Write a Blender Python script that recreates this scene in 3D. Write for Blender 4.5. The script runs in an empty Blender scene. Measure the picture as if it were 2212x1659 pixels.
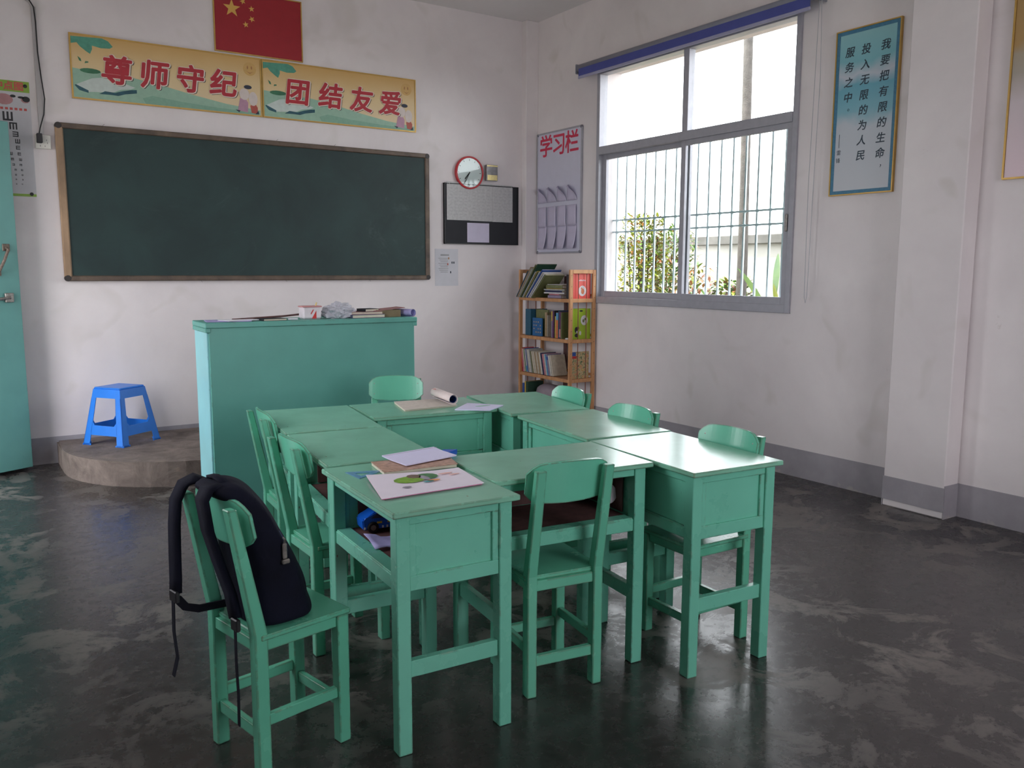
import bpy, bmesh, math, random
from mathutils import Vector, Matrix, noise
random.seed(7)
R = math.radians
PI = math.pi
scene = bpy.context.scene
COL = scene.collection

# ------------------------------------------------------------------ camera, sky, sun, exposure
def setup_camera():
    y, p, r, f, h = 0.582767583, 0.13370363, -0.00314005, 1838.37, 1.45
    cy, sy, cp, sp, cr, sr = math.cos(y), math.sin(y), math.cos(p), math.sin(p), math.cos(r), math.sin(r)
    fw = Vector((sy*cp, cy*cp, -sp)); rt = Vector((cy, -sy, 0)); dn = fw.cross(rt)
    r2 = cr*rt + sr*dn; d2 = -sr*rt + cr*dn
    cam = bpy.data.cameras.new('camera'); o = bpy.data.objects.new('camera', cam); COL.objects.link(o)
    cam.sensor_fit = 'HORIZONTAL'; cam.sensor_width = 36; cam.lens = f/2212*36
    cam.clip_start = 0.05; cam.clip_end = 300
    m = Matrix(((r2.x, -d2.x, -fw.x, 0), (r2.y, -d2.y, -fw.y, 0), (r2.z, -d2.z, -fw.z, h), (0, 0, 0, 1)))
    o.matrix_world = m
    scene.camera = o
setup_camera()
w = bpy.data.worlds.new('overcast_sky'); scene.world = w; w.use_nodes = True
w.node_tree.nodes['Background'].inputs[0].default_value = (0.96, 0.945, 1.0, 1)
w.node_tree.nodes['Background'].inputs[1].default_value = 6.0
sun = bpy.data.lights.new('sun', 'SUN'); sun.energy = 8; sun.angle = R(2); sun.color = (1, 0.95, 0.86)
so = bpy.data.objects.new('sun', sun); COL.objects.link(so)
so.rotation_euler = Vector((-0.42, 0.35, 0.95)).to_track_quat('Z', 'Y').to_euler()   # light arrives from over the roof
scene.view_settings.view_transform = 'Standard'; scene.view_settings.look = 'None'
scene.view_settings.gamma = 1; scene.view_settings.use_curve_mapping = False
scene.view_settings.exposure = 0.58
scene.cycles.max_bounces = 10; scene.cycles.diffuse_bounces = 6; scene.cycles.glossy_bounces = 4
scene.cycles.transparent_max_bounces = 12; scene.cycles.sample_clamp_indirect = 8
scene.cycles.caustics_reflective = False; scene.cycles.caustics_refractive = False
def portal(name, loc, normal, sx, sy):
    l = bpy.data.lights.new(name, 'AREA'); l.shape = 'RECTANGLE'; l.size = sx; l.size_y = sy
    l.cycles.is_portal = True
    o = bpy.data.objects.new(name, l); COL.objects.link(o); o.location = loc
    z = -Vector(normal); yv = Vector((0, 0, 1)); xv = yv.cross(z)
    o.rotation_euler = Matrix((xv, yv, z)).transposed().to_euler()
portal('window_daylight', (5.20, 5.02, 2.17), (-1, 0, 0), 2.17, 2.0)
portal('window_daylight', (-0.70, 3.35, 1.85), (1, 0, 0), 1.3, 1.4)  # portal of the left window sized for fill
portal('window_daylight', (2.4, -2.45, 1.95), (0, 1, 0), 2.0, 1.9)  # portal of the added rear opening
portal('doorway_daylight', (-0.70, 6.03, 1.22), (1, 0, 0), 1.0, 2.44)

# ------------------------------------------------------------------ materials
def srgb(r, g, b):
    f = lambda c: (c/255/12.92) if c/255 <= 0.04045 else ((c/255+0.055)/1.055)**2.4
    return (f(r), f(g), f(b), 1)
MATS = {}
def base_mat(name):
    m = bpy.data.materials.new(name); m.use_nodes = True
    nt = m.node_tree; b = nt.nodes['Principled BSDF']
    MATS[name] = m
    return m, nt, b
def N(nt, t, **kw):
    n = nt.nodes.new(t)
    for k, v in kw.items(): setattr(n, k, v)
    return n
def noise_node(nt, scale, detail=4, rough=0.55, dist=0, coord='Object', stretch=None):
    tc = N(nt, 'ShaderNodeTexCoord'); n = N(nt, 'ShaderNodeTexNoise')
    src = tc.outputs[coord]
    if stretch:
        mp = N(nt, 'ShaderNodeMapping'); mp.inputs['Scale'].default_value = stretch
        nt.links.new(src, mp.inputs['Vector']); src = mp.outputs[0]
    nt.links.new(src, n.inputs['Vector'])
    n.inputs['Scale'].default_value = scale; n.inputs['Detail'].default_value = detail
    n.inputs['Roughness'].default_value = rough; n.inputs['Distortion'].default_value = dist
    return n
def ramp(nt, src, stops):
    r = N(nt, 'ShaderNodeValToRGB'); nt.links.new(src, r.inputs[0])
    e = r.color_ramp.elements
    while len(e) < len(stops): e.new(0.5)
    for k, (p, c) in enumerate(stops):
        e[k].position = p; e[k].color = c if isinstance(c, tuple) else (c, c, c, 1)
    return r
def mixc(nt, fac, a, b, blend='MIX'):
    m = N(nt, 'ShaderNodeMix', data_type='RGBA', blend_type=blend)
    for s, v in ((m.inputs[0], fac), (m.inputs[6], a), (m.inputs[7], b)):
        if hasattr(v, 'links'): nt.links.new(v, s)
        elif isinstance(v, (int, float)): s.default_value = v if s == m.inputs[0] else (v, v, v, 1)
        else: s.default_value = v
    return m.outputs[2]
def plain(name, c, rough=0.6, var=0.10, scale=14, bump=0.0, metal=0, spec=0.5, alpha=None, trans=None):
    if name in MATS: return MATS[name]
    m, nt, b = base_mat(name)
    n = noise_node(nt, scale)
    lo = tuple(x*(1-var) for x in c[:3])+(1,); hi = tuple(min(1, x*(1+var)) for x in c[:3])+(1,)
    r = ramp(nt, n.outputs[0], [(0.3, lo), (0.7, hi)])
    nt.links.new(r.outputs[0], b.inputs['Base Color'])
    b.inputs['Roughness'].default_value = rough; b.inputs['Metallic'].default_value = metal
    b.inputs['Specular IOR Level'].default_value = spec
    if bump:
        bp = N(nt, 'ShaderNodeBump'); bp.inputs['Strength'].default_value = bump; bp.inputs['Distance'].default_value = 0.01
        n2 = noise_node(nt, scale*6, 3); nt.links.new(n2.outputs[0], bp.inputs['Height']); nt.links.new(bp.outputs[0], b.inputs['Normal'])
    if alpha is not None: b.inputs['Alpha'].default_value = alpha
    if trans is not None: b.inputs['Transmission Weight'].default_value = trans
    return m

def paint(name, c, chip=0.5, rough=0.28, scratch=0.0):
    """gloss paint over wood: mottled, brown where the edges are rubbed bare"""
    m, nt, b = base_mat(name)
    n = noise_node(nt, 5, 5)
    lo = tuple(x*0.93 for x in c[:3])+(1,); hi = tuple(min(1, x*1.06) for x in c[:3])+(1,)
    r = ramp(nt, n.outputs[0], [(0.3, lo), (0.72, hi)])
    bv = N(nt, 'ShaderNodeBevel'); bv.samples = 3; bv.inputs['Radius'].default_value = 0.009
    ge = N(nt, 'ShaderNodeNewGeometry')
    dt = N(nt, 'ShaderNodeVectorMath', operation='DOT_PRODUCT')
    nt.links.new(bv.outputs[0], dt.inputs[0]); nt.links.new(ge.outputs['Normal'], dt.inputs[1])
    ed = ramp(nt, dt.outputs['Value'], [(0.80, 1.0), (0.93, 0.0)])
    n2 = noise_node(nt, 9, 8, 0.7, coord='Generated' if False else 'Object')
    ch = ramp(nt, n2.outputs[0], [(0.60-0.15*chip, 0.0), (0.64-0.15*chip, 1.0)])
    fac = mixc(nt, 1.0, ed.outputs[0], ch.outputs[0], 'MULTIPLY')
    # bare specks on faces
    n3 = noise_node(nt, 26, 3, 0.6, stretch=(1, 1, 0.45))
    sp = ramp(nt, n3.outputs[0], [(0.765-scratch, 0.0), (0.785-scratch, 1.0)])
    fac2 = mixc(nt, 1.0, fac, sp.outputs[0], 'LIGHTEN')
    n4 = noise_node(nt, 40, 2)
    wood = ramp(nt, n4.outputs[0], [(0.4, srgb(70, 44, 34)), (0.7, srgb(120, 82, 62))])
    out = mixc(nt, fac2, r.outputs[0], wood.outputs[0])
    nt.links.new(out, b.inputs['Base Color'])
    rr = ramp(nt, n.outputs[0], [(0.2, rough*0.85), (0.8, rough*1.2)])
    nt.links.new(rr.outputs[0], b.inputs['Roughness'])
    bp = N(nt, 'ShaderNodeBump'); bp.inputs['Strength'].default_value = 0.05; bp.inputs['Distance'].default_value = 0.01
    n5 = noise_node(nt, 11, 3); nt.links.new(n5.outputs[0], bp.inputs['Height']); nt.links.new(bp.outputs[0], b.inputs['Normal'])
    return m

GREEN = srgb(104, 186, 158)
M_desk = paint('green_desk_paint', srgb(110, 190, 165), 0.55)
M_top = paint('green_tabletop_paint', srgb(126, 186, 160), 1.25, rough=0.20, scratch=0.03); M_top.node_tree.nodes['Principled BSDF'].inputs['Specular IOR Level'].default_value = 0.36
M_chair = paint('green_chair_paint', srgb(98, 182, 152), 1.1, rough=0.25)
M_plate = paint('green_backrest_paint', srgb(104, 192, 162), 1.0, rough=0.22)
M_lect = paint('green_lectern_paint', srgb(96, 166, 154), 0.5, rough=0.4)
M_lside = paint('lectern_side_daylight_tint', srgb(146, 208, 214), 0.5, rough=0.4)  # doorway daylight on the lectern sides is put into this lighter colour
M_door = paint('green_door_paint', srgb(100, 158, 152), 0.2, rough=0.45)
M_brown = plain('brown_board', srgb(92, 62, 60), 0.7, 0.25, 30)
M_steel = plain('worn_steel', srgb(150, 145, 140), 0.4, 0.3, 60, metal=0.8)
M_white = plain('white_paper', srgb(222, 220, 228), 0.75, 0.03)
M_blackp = plain('black_plastic', srgb(24, 24, 27), 0.45, 0.15)

def wall_mat():
    m, nt, b = base_mat('whitewashed_plaster')
    n = noise_node(nt, 1.3, 6, 0.6, 0.3, coord='Object')
    r = ramp(nt, n.outputs[0], [(0.3, srgb(221, 214, 215)), (0.68, srgb(235, 229, 229))])
    n2 = noise_node(nt, 5.5, 5, 0.65)
    st = ramp(nt, n2.outputs[0], [(0.70, 0.0), (0.80, 0.6)])
    c = mixc(nt, st.outputs[0], r.outputs[0], srgb(172, 160, 148))
    n3 = noise_node(nt, 2.2, 2, 0.5, 1.0)
    st3 = ramp(nt, n3.outputs[0], [(0.62, 0.0), (0.75, 0.35)])
    c = mixc(nt, st3.outputs[0], c, srgb(196, 190, 180))
    nt.links.new(c, b.inputs['Base Color']); b.inputs['Roughness'].default_value = 0.9
    bp = N(nt, 'ShaderNodeBump'); bp.inputs['Strength'].default_value = 0.15; bp.inputs['Distance'].default_value = 0.01
    n4 = noise_node(nt, 9, 6); nt.links.new(n4.outputs[0], bp.inputs['Height']); nt.links.new(bp.outputs[0], b.inputs['Normal'])
    return m
M_wall = wall_mat()
M_ceil = plain('ceiling_whitewash', srgb(228, 226, 226), 0.9, 0.03, 1.5)
def skirt_mat():
    m, nt, b = base_mat('grey_skirting_paint')
    n = noise_node(nt, 4, 5, 0.6)
    r = ramp(nt, n.outputs[0], [(0.3, srgb(150, 146, 152)), (0.7, srgb(170, 166, 172))])
    # worn lime patches low down
    tc = N(nt, 'ShaderNodeTexCoord'); sx = N(nt, 'ShaderNodeSeparateXYZ'); nt.links.new(tc.outputs['Object'], sx.inputs[0])
    n2 = noise_node(nt, 7, 6, 0.7)
    ma = N(nt, 'ShaderNodeMath', operation='MULTIPLY_ADD'); nt.links.new(sx.outputs['Z'], ma.inputs[0]); ma.inputs[1].default_value = -3.2
    nt.links.new(n2.outputs[0], ma.inputs[2])
    w_ = ramp(nt, ma.outputs[0], [(0.50, 0.0), (0.58, 0.8)])
    c = mixc(nt, w_.outputs[0], r.outputs[0], srgb(178, 172, 170))
    nt.links.new(c, b.inputs['Base Color']); b.inputs['Roughness'].default_value = 0.8
    return m
M_skirt = skirt_mat()
def floor_mat():
    m, nt, b = base_mat('worn_dark_cement')
    n = noise_node(nt, 0.9, 5, 0.6, 0.4)
    r = ramp(nt, n.outputs[0], [(0.3, srgb(40, 37, 37)), (0.7, srgb(60, 56, 54))])
    n2 = noise_node(nt, 3.2, 9, 0.72, 0.6)
    pt = ramp(nt, n2.outputs[0], [(0.50, 0.0), (0.565, 0.9)])
    nm = noise_node(nt, 0.75, 2, 0.5)
    pm = ramp(nt, nm.outputs[0], [(0.38, 0.0), (0.58, 1.0)])
    f = mixc(nt, 1.0, pt.outputs[0], pm.outputs[0], 'MULTIPLY')
    c = mixc(nt, f, r.outputs[0], srgb(122, 116, 111))
    n3 = noise_node(nt, 18, 6, 0.7)
    dk = ramp(nt, n3.outputs[0], [(0.34, 0.55), (0.5, 0.0)])
    c = mixc(nt, dk.outputs[0], c, srgb(26, 24, 24))
    nt.links.new(c, b.inputs['Base Color'])
    rr = mixc(nt, f, ramp(nt, n3.outputs[0], [(0.3, 0.17), (0.7, 0.34)]).outputs[0], 0.50)
    nt.links.new(rr, b.inputs['Roughness'])
    bp = N(nt, 'ShaderNodeBump'); bp.inputs['Strength'].default_value = 0.16; bp.inputs['Distance'].default_value = 0.01
    nt.links.new(n2.outputs[0], bp.inputs['Height']); nt.links.new(bp.outputs[0], b.inputs['Normal'])
    b.inputs['Specular IOR Level'].default_value = 0.6
    return m
M_floor = floor_mat()
def cement_mat():
    m, nt, b = base_mat('rough_cement')
    n = noise_node(nt, 6, 8, 0.7, 0.5)
    r = ramp(nt, n.outputs[0], [(0.3, srgb(84, 74, 68)), (0.6, srgb(124, 112, 104)), (0.75, srgb(150, 134, 118))])
    nt.links.new(r.outputs[0], b.inputs['Base Color']); b.inputs['Roughness'].default_value = 0.85
    bp = N(nt, 'ShaderNodeBump'); bp.inputs['Strength'].default_value = 0.6; bp.inputs['Distance'].default_value = 0.02
    nt.links.new(n.outputs[0], bp.inputs['Height']); nt.links.new(bp.outputs[0], b.inputs['Normal'])
    return m
M_cement = cement_mat()
def glass_mat():
    m, nt, b = base_mat('window_glass'); nt.nodes.remove(b)
    out = [n for n in nt.nodes if n.type == 'OUTPUT_MATERIAL'][0]
    t = N(nt, 'ShaderNodeBsdfTransparent'); t.inputs[0].default_value = (0.93, 0.96, 0.95, 1)
    g = N(nt, 'ShaderNodeBsdfGlossy'); g.inputs['Roughness'].default_value = 0.02
    lw = N(nt, 'ShaderNodeLayerWeight'); pw = N(nt, 'ShaderNodeMath', operation='POWER'); pw.inputs[1].default_value = 5
    nt.links.new(lw.outputs['Facing'], pw.inputs[0])
    fr = N(nt, 'ShaderNodeMath', operation='MULTIPLY_ADD'); nt.links.new(pw.outputs[0], fr.inputs[0]); fr.inputs[1].default_value = 0.9; fr.inputs[2].default_value = 0.03
    mx = N(nt, 'ShaderNodeMixShader')
    nt.links.new(fr.outputs[0], mx.inputs[0]); nt.links.new(t.outputs[0], mx.inputs[1]); nt.links.new(g.outputs[0], mx.inputs[2])
    nt.links.new(mx.outputs[0], out.inputs[0])
    return m
M_glass = glass_mat()
def wood_mat(name, a, b_, sc=(30, 30, 3)):
    m, nt, b = base_mat(name)
    n = noise_node(nt, 1.0, 5, 0.6, 0.4, stretch=sc)
    r = ramp(nt, n.outputs[0], [(0.3, a), (0.7, b_)])
    nt.links.new(r.outputs[0], b.inputs['Base Color']); b.inputs['Roughness'].default_value = 0.5
    return m
M_bamboo = wood_mat('varnished_pine', srgb(176, 124, 82), srgb(208, 156, 108), (25, 25, 4))
M_alu = plain('grey_aluminium', srgb(168, 168, 176), 0.45, 0.06, 20, metal=0.15)
def board_mat():
    m, nt, b = base_mat('dark_green_chalkboard')
    n = noise_node(nt, 2.2, 6, 0.6, 0.5)
    r = ramp(nt, n.outputs[0], [(0.3, srgb(22, 44, 44)), (0.7, srgb(34, 60, 58))])
    n2 = noise_node(nt, 1.5, 8, 0.75, 1.5, stretch=(1, 1, 2))
    sm = ramp(nt, n2.outputs[0], [(0.58, 0.0), (0.8, 0.22)])
    c = mixc(nt, sm.outputs[0], r.outputs[0], srgb(120, 134, 130))
    nt.links.new(c, b.inputs['Base Color']); b.inputs['Roughness'].default_value = 0.6
    return m
M_board = board_mat()
def fabric_mat(name, c1, c2):
    m, nt, b = base_mat(name)
    n = noise_node(nt, 8, 4)
    r = ramp(nt, n.outputs[0], [(0.3, c1), (0.7, c2)])
    nt.links.new(r.outputs[0], b.inputs['Base Color']); b.inputs['Roughness'].default_value = 0.85
    b.inputs['Sheen Weight'].default_value = 0.0; b.inputs['Specular IOR Level'].default_value = 0.2
    bp = N(nt, 'ShaderNodeBump'); bp.inputs['Strength'].default_value = 0.5; bp.inputs['Distance'].default_value = 0.01
    n2 = noise_node(nt, 12, 4, 0.6, 0.8); nt.links.new(n2.outputs[0], bp.inputs['Height']); nt.links.new(bp.outputs[0], b.inputs['Normal'])
    return m
M_navy = fabric_mat('navy_nylon', srgb(9, 11, 24), srgb(15, 18, 36))
M_web = fabric_mat('dark_webbing', srgb(20, 21, 30), srgb(30, 32, 42))

# ------------------------------------------------------------------ mesh builder
class MB:
    def __init__(s): s.bm = bmesh.new()
    def box(s, c, d, rz=0, bev=0, m=None):
        r = bmesh.ops.create_cube(s.bm, size=1)['verts']
        M = Matrix.Translation(c) @ Matrix.Rotation(rz, 4, 'Z') @ Matrix.Diagonal((d[0], d[1], d[2], 1))
        if m is not None: M = m @ M
        bmesh.ops.transform(s.bm, matrix=M, verts=r)
        if bev:
            es = set()
            for v in r: es.update(v.link_edges)
            bmesh.ops.bevel(s.bm, geom=list(es), offset=bev, segments=1, affect='EDGES', profile=0.5)
        return s
    def bar(s, p0, p1, wx, wy, up=None, bev=0, wx1=None, wy1=None):
        """rectangular bar from p0 to p1, wx along side, wy along 'up'"""
        p0, p1 = Vector(p0), Vector(p1); z = (p1-p0); L = z.length; z.normalize()
        up = Vector(up) if up else (Vector((0, 1, 0)) if abs(z.y) < 0.9 else Vector((0, 0, 1)))
        x = up.cross(z).normalized(); y = z.cross(x)
        wx1 = wx1 or wx; wy1 = wy1 or wy
        vs = []
        for p, a, b in ((p0, wx, wy), (p1, wx1, wy1)):
            for sx, sy in ((-1, -1), (1, -1), (1, 1), (-1, 1)):
                vs.append(s.bm.verts.new(p + x*sx*a/2 + y*sy*b/2))
        fs = [s.bm.faces.new([vs[i] for i in q]) for q in ((3, 2, 1, 0), (4, 5, 6, 7), (0, 1, 5, 4), (1, 2, 6, 5), (2, 3, 7, 6), (3, 0, 4, 7))]
        if bev:
            es = set()
            for f in fs: es.update(f.edges)
            bmesh.ops.bevel(s.bm, geom=list(es), offset=bev, segments=1, affect='EDGES', profile=0.5)
        return s
    def tube(s, pts, r, seg=8, cap=True, flat=1.0):
        pts = [Vector(p) for p in pts]; rings = []
        prev = None
        for i, p in enumerate(pts):
            t = (pts[min(i+1, len(pts)-1)] - pts[max(i-1, 0)]).normalized()
            if prev is None:
                a = Vector((0, 0, 1)) if abs(t.z) < 0.9 else Vector((1, 0, 0))
                x = a.cross(t).normalized()
            else:
                x = (prev - t*prev.dot(t)).normalized()
            prev = x; y = t.cross(x)
            rr = r[i] if isinstance(r, (list, tuple)) else r
            rings.append([s.bm.verts.new(p + x*math.cos(2*PI*k/seg)*rr + y*math.sin(2*PI*k/seg)*rr*flat) for k in range(seg)])
        for a, b in zip(rings, rings[1:]):
            for k in range(seg): s.bm.faces.new((a[k], a[(k+1) % seg], b[(k+1) % seg], b[k]))
        if cap:
            s.bm.faces.new(rings[0][::-1]); s.bm.faces.new(rings[-1])
        return s
    def strap(s, pts, side, wdt, th):
        """flat ribbon through pts; side = width direction"""
        side = Vector(side).normalized(); pts = [Vector(p) for p in pts]; rings = []
        for i, p in enumerate(pts):
            t = (pts[min(i+1, len(pts)-1)] - pts[max(i-1, 0)]).normalized()
            sd = (side - t*side.dot(t)).normalized(); n = t.cross(sd)
            rings.append([s.bm.verts.new(p + sd*a*wdt/2 + n*b*th/2) for a, b in ((-1, -1), (1, -1), (1, 1), (-1, 1))])
        for a, b in zip(rings, rings[1:]):
            for k in range(4): s.bm.faces.new((a[k], a[(k+1) % 4], b[(k+1) % 4], b[k]))
        s.bm.faces.new(rings[0][::-1]); s.bm.faces.new(rings[-1])
        return s
    def prism(s, pts, z0, z1):
        """2-D outline (counter-clockwise) in local xy, from z0 to z1"""
        a = [s.bm.verts.new((x, y, z0)) for x, y in pts]; b = [s.bm.verts.new((x, y, z1)) for x, y in pts]
        s.bm.faces.new(a[::-1]); s.bm.faces.new(b); n = len(pts)
        for k in range(n): s.bm.faces.new((a[k], a[(k+1) % n], b[(k+1) % n], b[k]))
        return s
    def lathe(s, prof, seg=24, c=(0, 0, 0), m=None):
        rings = []; nv = []
        for r, z in prof:
            if r < 1e-5: ring = [s.bm.verts.new((c[0], c[1], c[2]+z))]
            else: ring = [s.bm.verts.new((c[0]+r*math.cos(2*PI*k/seg), c[1]+r*math.sin(2*PI*k/seg), c[2]+z)) for k in range(seg)]
            rings.append(ring); nv += ring
        for a, b in zip(rings, rings[1:]):
            for k in range(seg):
                k2 = (k+1) % seg
                f = [a[k % len(a)]] + ([a[k2]] if len(a) > 1 else []) + ([b[k2]] if len(b) > 1 else []) + [b[k % len(b)]]
                if len(f) > 2: s.bm.faces.new(f)
        if m is not None: bmesh.ops.transform(s.bm, matrix=m, verts=nv)
        return s
    def quad(s, *ps):
        s.bm.faces.new([s.bm.verts.new(p) for p in ps]); return s
    def mesh(s, name, mat, smooth=False):
        bmesh.ops.recalc_face_normals(s.bm, faces=s.bm.faces)
        me = bpy.data.meshes.new(name); s.bm.to_mesh(me); s.bm.free()
        me.materials.append(mat)
        if smooth: me.polygons.foreach_set('use_smooth', [True]*len(me.polygons))
        return me
    def build(s, name, mat, parent=None, smooth=False, label=None):
        o = bpy.data.objects.new(name, s.mesh(name, mat, smooth)); COL.objects.link(o)
        if parent: o.parent = parent
        if label: o['label'] = label
        return o
def tag(o, label, cat, group=None):
    o['label'] = label; o['category'] = cat
    if group: o['group'] = group
    return o
def struct(o): o['kind'] = 'structure'; return o
def empty(name, label, cat, loc=(0, 0, 0), rz=0, group=None, m=None):
    o = bpy.data.objects.new(name, None); COL.objects.link(o); o.empty_display_size = 0.05
    if m is not None: o.matrix_world = m
    else: o.location = loc; o.rotation_euler = (0, 0, rz)
    return tag(o, label, cat, group)
def dup(root, loc, rz, label, group=None):
    r = root.copy(); COL.objects.link(r); r.location = loc; r.rotation_euler = (0, 0, rz); r['label'] = label
    if group: r['group'] = group
    for ch in list(root.children):
        c = ch.copy(); COL.objects.link(c); c.parent = r
        for g in list(ch.children):
            d = g.copy(); COL.objects.link(d); d.parent = c
    return r
def wallm(o, u, v):
    u = Vector(u); v = Vector(v); n = u.cross(v)
    return Matrix(((u.x, v.x, n.x, o[0]), (u.y, v.y, n.y, o[1]), (u.z, v.z, n.z, o[2]), (0, 0, 0, 1)))
def front(x, z, off=0.0): return wallm((x, 7.11-off, z), (1, 0, 0), (0, 0, 1))
def right(y, z, off=0.0): return wallm((4.93-off, y, z), (0, -1, 0), (0, 0, 1))
def rect(x0, y0, x1, y1): return [(x0, y0), (x1, y0), (x1, y1), (x0, y1)]
def ell(cx, cy, rx, ry, n=16, a0=0): return [(cx+rx*math.cos(a0+2*PI*k/n), cy+ry*math.sin(a0+2*PI*k/n)) for k in range(n)]
def decal(name, parent, shapes, z, mat, th=0.0006):
    mb = MB()
    for p in shapes: mb.prism(p, z, z+th)
    return mb.build(name, mat, parent)
def text(name, parent, s, size, mat, loc=(0, 0, 0), bold=0.0, shear=0.0, line=1.0, th=0.0004, sx=1.0, rz=0.0):
    cu = bpy.data.curves.new(name, 'FONT'); cu.body = s; cu.size = size; cu.align_x = 'CENTER'; cu.align_y = 'CENTER'
    cu.shear = shear; cu.space_line = line; cu.extrude = th; cu.resolution_u = 3
    t = bpy.data.objects.new(name, cu); COL.objects.link(t)
    bpy.context.view_layer.update()
    me = bpy.data.meshes.new_from_object(t.evaluated_get(bpy.context.evaluated_depsgraph_get()))
    bpy.data.objects.remove(t)
    if bold > 0:
        b0 = bmesh.new()
        for k in range(9):
            rr = bold*(1 if k else 0); a = k*PI/4
            me2 = me.copy(); me2.transform(Matrix.Translation((rr*math.cos(a), rr*math.sin(a), 0.00004*k))); b0.from_mesh(me2); bpy.data.meshes.remove(me2)
        b0.to_mesh(me); b0.free()
    me.transform(Matrix.Translation(loc) @ Matrix.Rotation(rz, 4, 'Z') @ Matrix.Diagonal((sx, 1, 1, 1)))
    me.materials.clear(); me.materials.append(mat)
    o = bpy.data.objects.new(name, me); COL.objects.link(o); o.parent = parent
    return o

# ------------------------------------------------------------------ room shell
XL, XR, YF, YB, ZC = -0.45, 4.93, 7.11, -2.2, 3.81
T = 0.26
def wall_with_holes(name, x0, x1, y0, y1, holes):
    """wall slab along Y; holes = (ya, yb, za, zb) sorted by y"""
    mb = MB(); y = y0
    def b(ya, yb, za, zb):
        if yb-ya > 1e-4 and zb-za > 1e-4: mb.box(((x0+x1)/2, (ya+yb)/2, (za+zb)/2), (x1-x0, yb-ya, zb-za))
    for ya, yb, za, zb in holes:
        b(y, ya, 0, ZC); b(ya, yb, 0, za); b(ya, yb, zb, ZC); y = yb
    b(y, y1, 0, ZC)
    return struct(mb.build(name, M_wall))
W1 = (3.93, 6.10, 1.15, 3.19)
wall_with_holes('wall_right', XR, XR+T, YB, YF+T, [W1])
wall_with_holes('wall_left', XL-T, XL, YB, YF+T, [(2.7, 4.0, 1.15, 2.55), (5.56, 6.50, 0.0, 2.45)])  # first hole placed and sized for fill light, second is the doorway
struct(MB().box(((XL+XR)/2, YF+T/2, ZC/2), (XR-XL, T, ZC)).build('wall_front', M_wall))
bk = MB(); BW = (1.4, 3.4, 1.0, 2.9)  # BW: unseen rear opening, added to brighten the front wall
bk.box(((XL-T+BW[0])/2, YB-T/2, ZC/2), (BW[0]-XL+T, T, ZC)); bk.box(((XR+T+BW[1])/2, YB-T/2, ZC/2), (XR+T-BW[1], T, ZC))
bk.box(((BW[0]+BW[1])/2, YB-T/2, BW[2]/2), (BW[1]-BW[0], T, BW[2])); bk.box(((BW[0]+BW[1])/2, YB-T/2, (BW[3]+ZC)/2), (BW[1]-BW[0], T, ZC-BW[3]))
struct(bk.build('wall_back', M_wall))
struct(MB().box(((XL+XR)/2, (YB+YF)/2, -0.05), (XR-XL+2*T, YF-YB+2*T, 0.1)).build('floor', M_floor))
struct(MB().box(((XL+XR)/2, (YB+YF)/2, ZC+0.06), (XR-XL+2.6, YF-YB+2*T+1.2, 0.12)).build('ceiling', M_ceil))
struct(MB().box((4.8575, 2.855, ZC/2), (0.145, 0.39, ZC), bev=0.006).build('trim_1', M_wall))       # pilaster on the window wall
struct(MB().box((4.86, 7.07, ZC/2), (0.14, 0.08, ZC), bev=0.004).build('trim_2', M_wall))           # corner pillar
# painted skirting
struct(MB().box(((XL+4.79)/2, YF-0.003, 0.10), (4.79-XL, 0.006, 0.20)).build('baseboard_front', M_skirt))
mb = MB()
mb.box((XR-0.003, (3.05+7.03)/2, 0.10), (0.006, 7.03-3.05, 0.20))
mb.box((XR-0.003, (YB+2.66)/2, 0.10), (0.006, 2.66-YB, 0.20))
mb.box((4.785-0.002, 2.855, 0.115), (0.006, 0.392, 0.145))
mb.box((4.858, 2.66-0.002, 0.10), (0.146, 0.006, 0.20))
mb.box((4.858, 3.05+0.002, 0.10), (0.146, 0.006, 0.20))
struct(mb.build('baseboard_right', M_skirt))
struct(MB().box((XL+0.003, (YB+5.5)/2, 0.10), (0.006, 5.5-YB, 0.20)).build('baseboard_left', M_skirt))

# cement teaching platform with rounded end
def platform():
    pts = [(0.60, 7.10), (0.60, 6.72)]
    for k in range(1, 13):
        a = PI + (PI/2)*k/12
        pts.append((1.48+0.88*math.cos(a), 6.72+0.88*math.sin(a)))
    pts += [(4.6, 5.84), (4.6, 7.10)]
    mb = MB(); mb.prism(pts, 0, 0.17)
    es = [e for e in mb.bm.edges if all(v.co.z > 0.16 for v in e.verts)]
    bmesh.ops.bevel(mb.bm, geom=es, offset=0.012, segments=2, affect='EDGES')
    o = mb.build('platform', M_cement)
    return struct(o)
platform()

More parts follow.
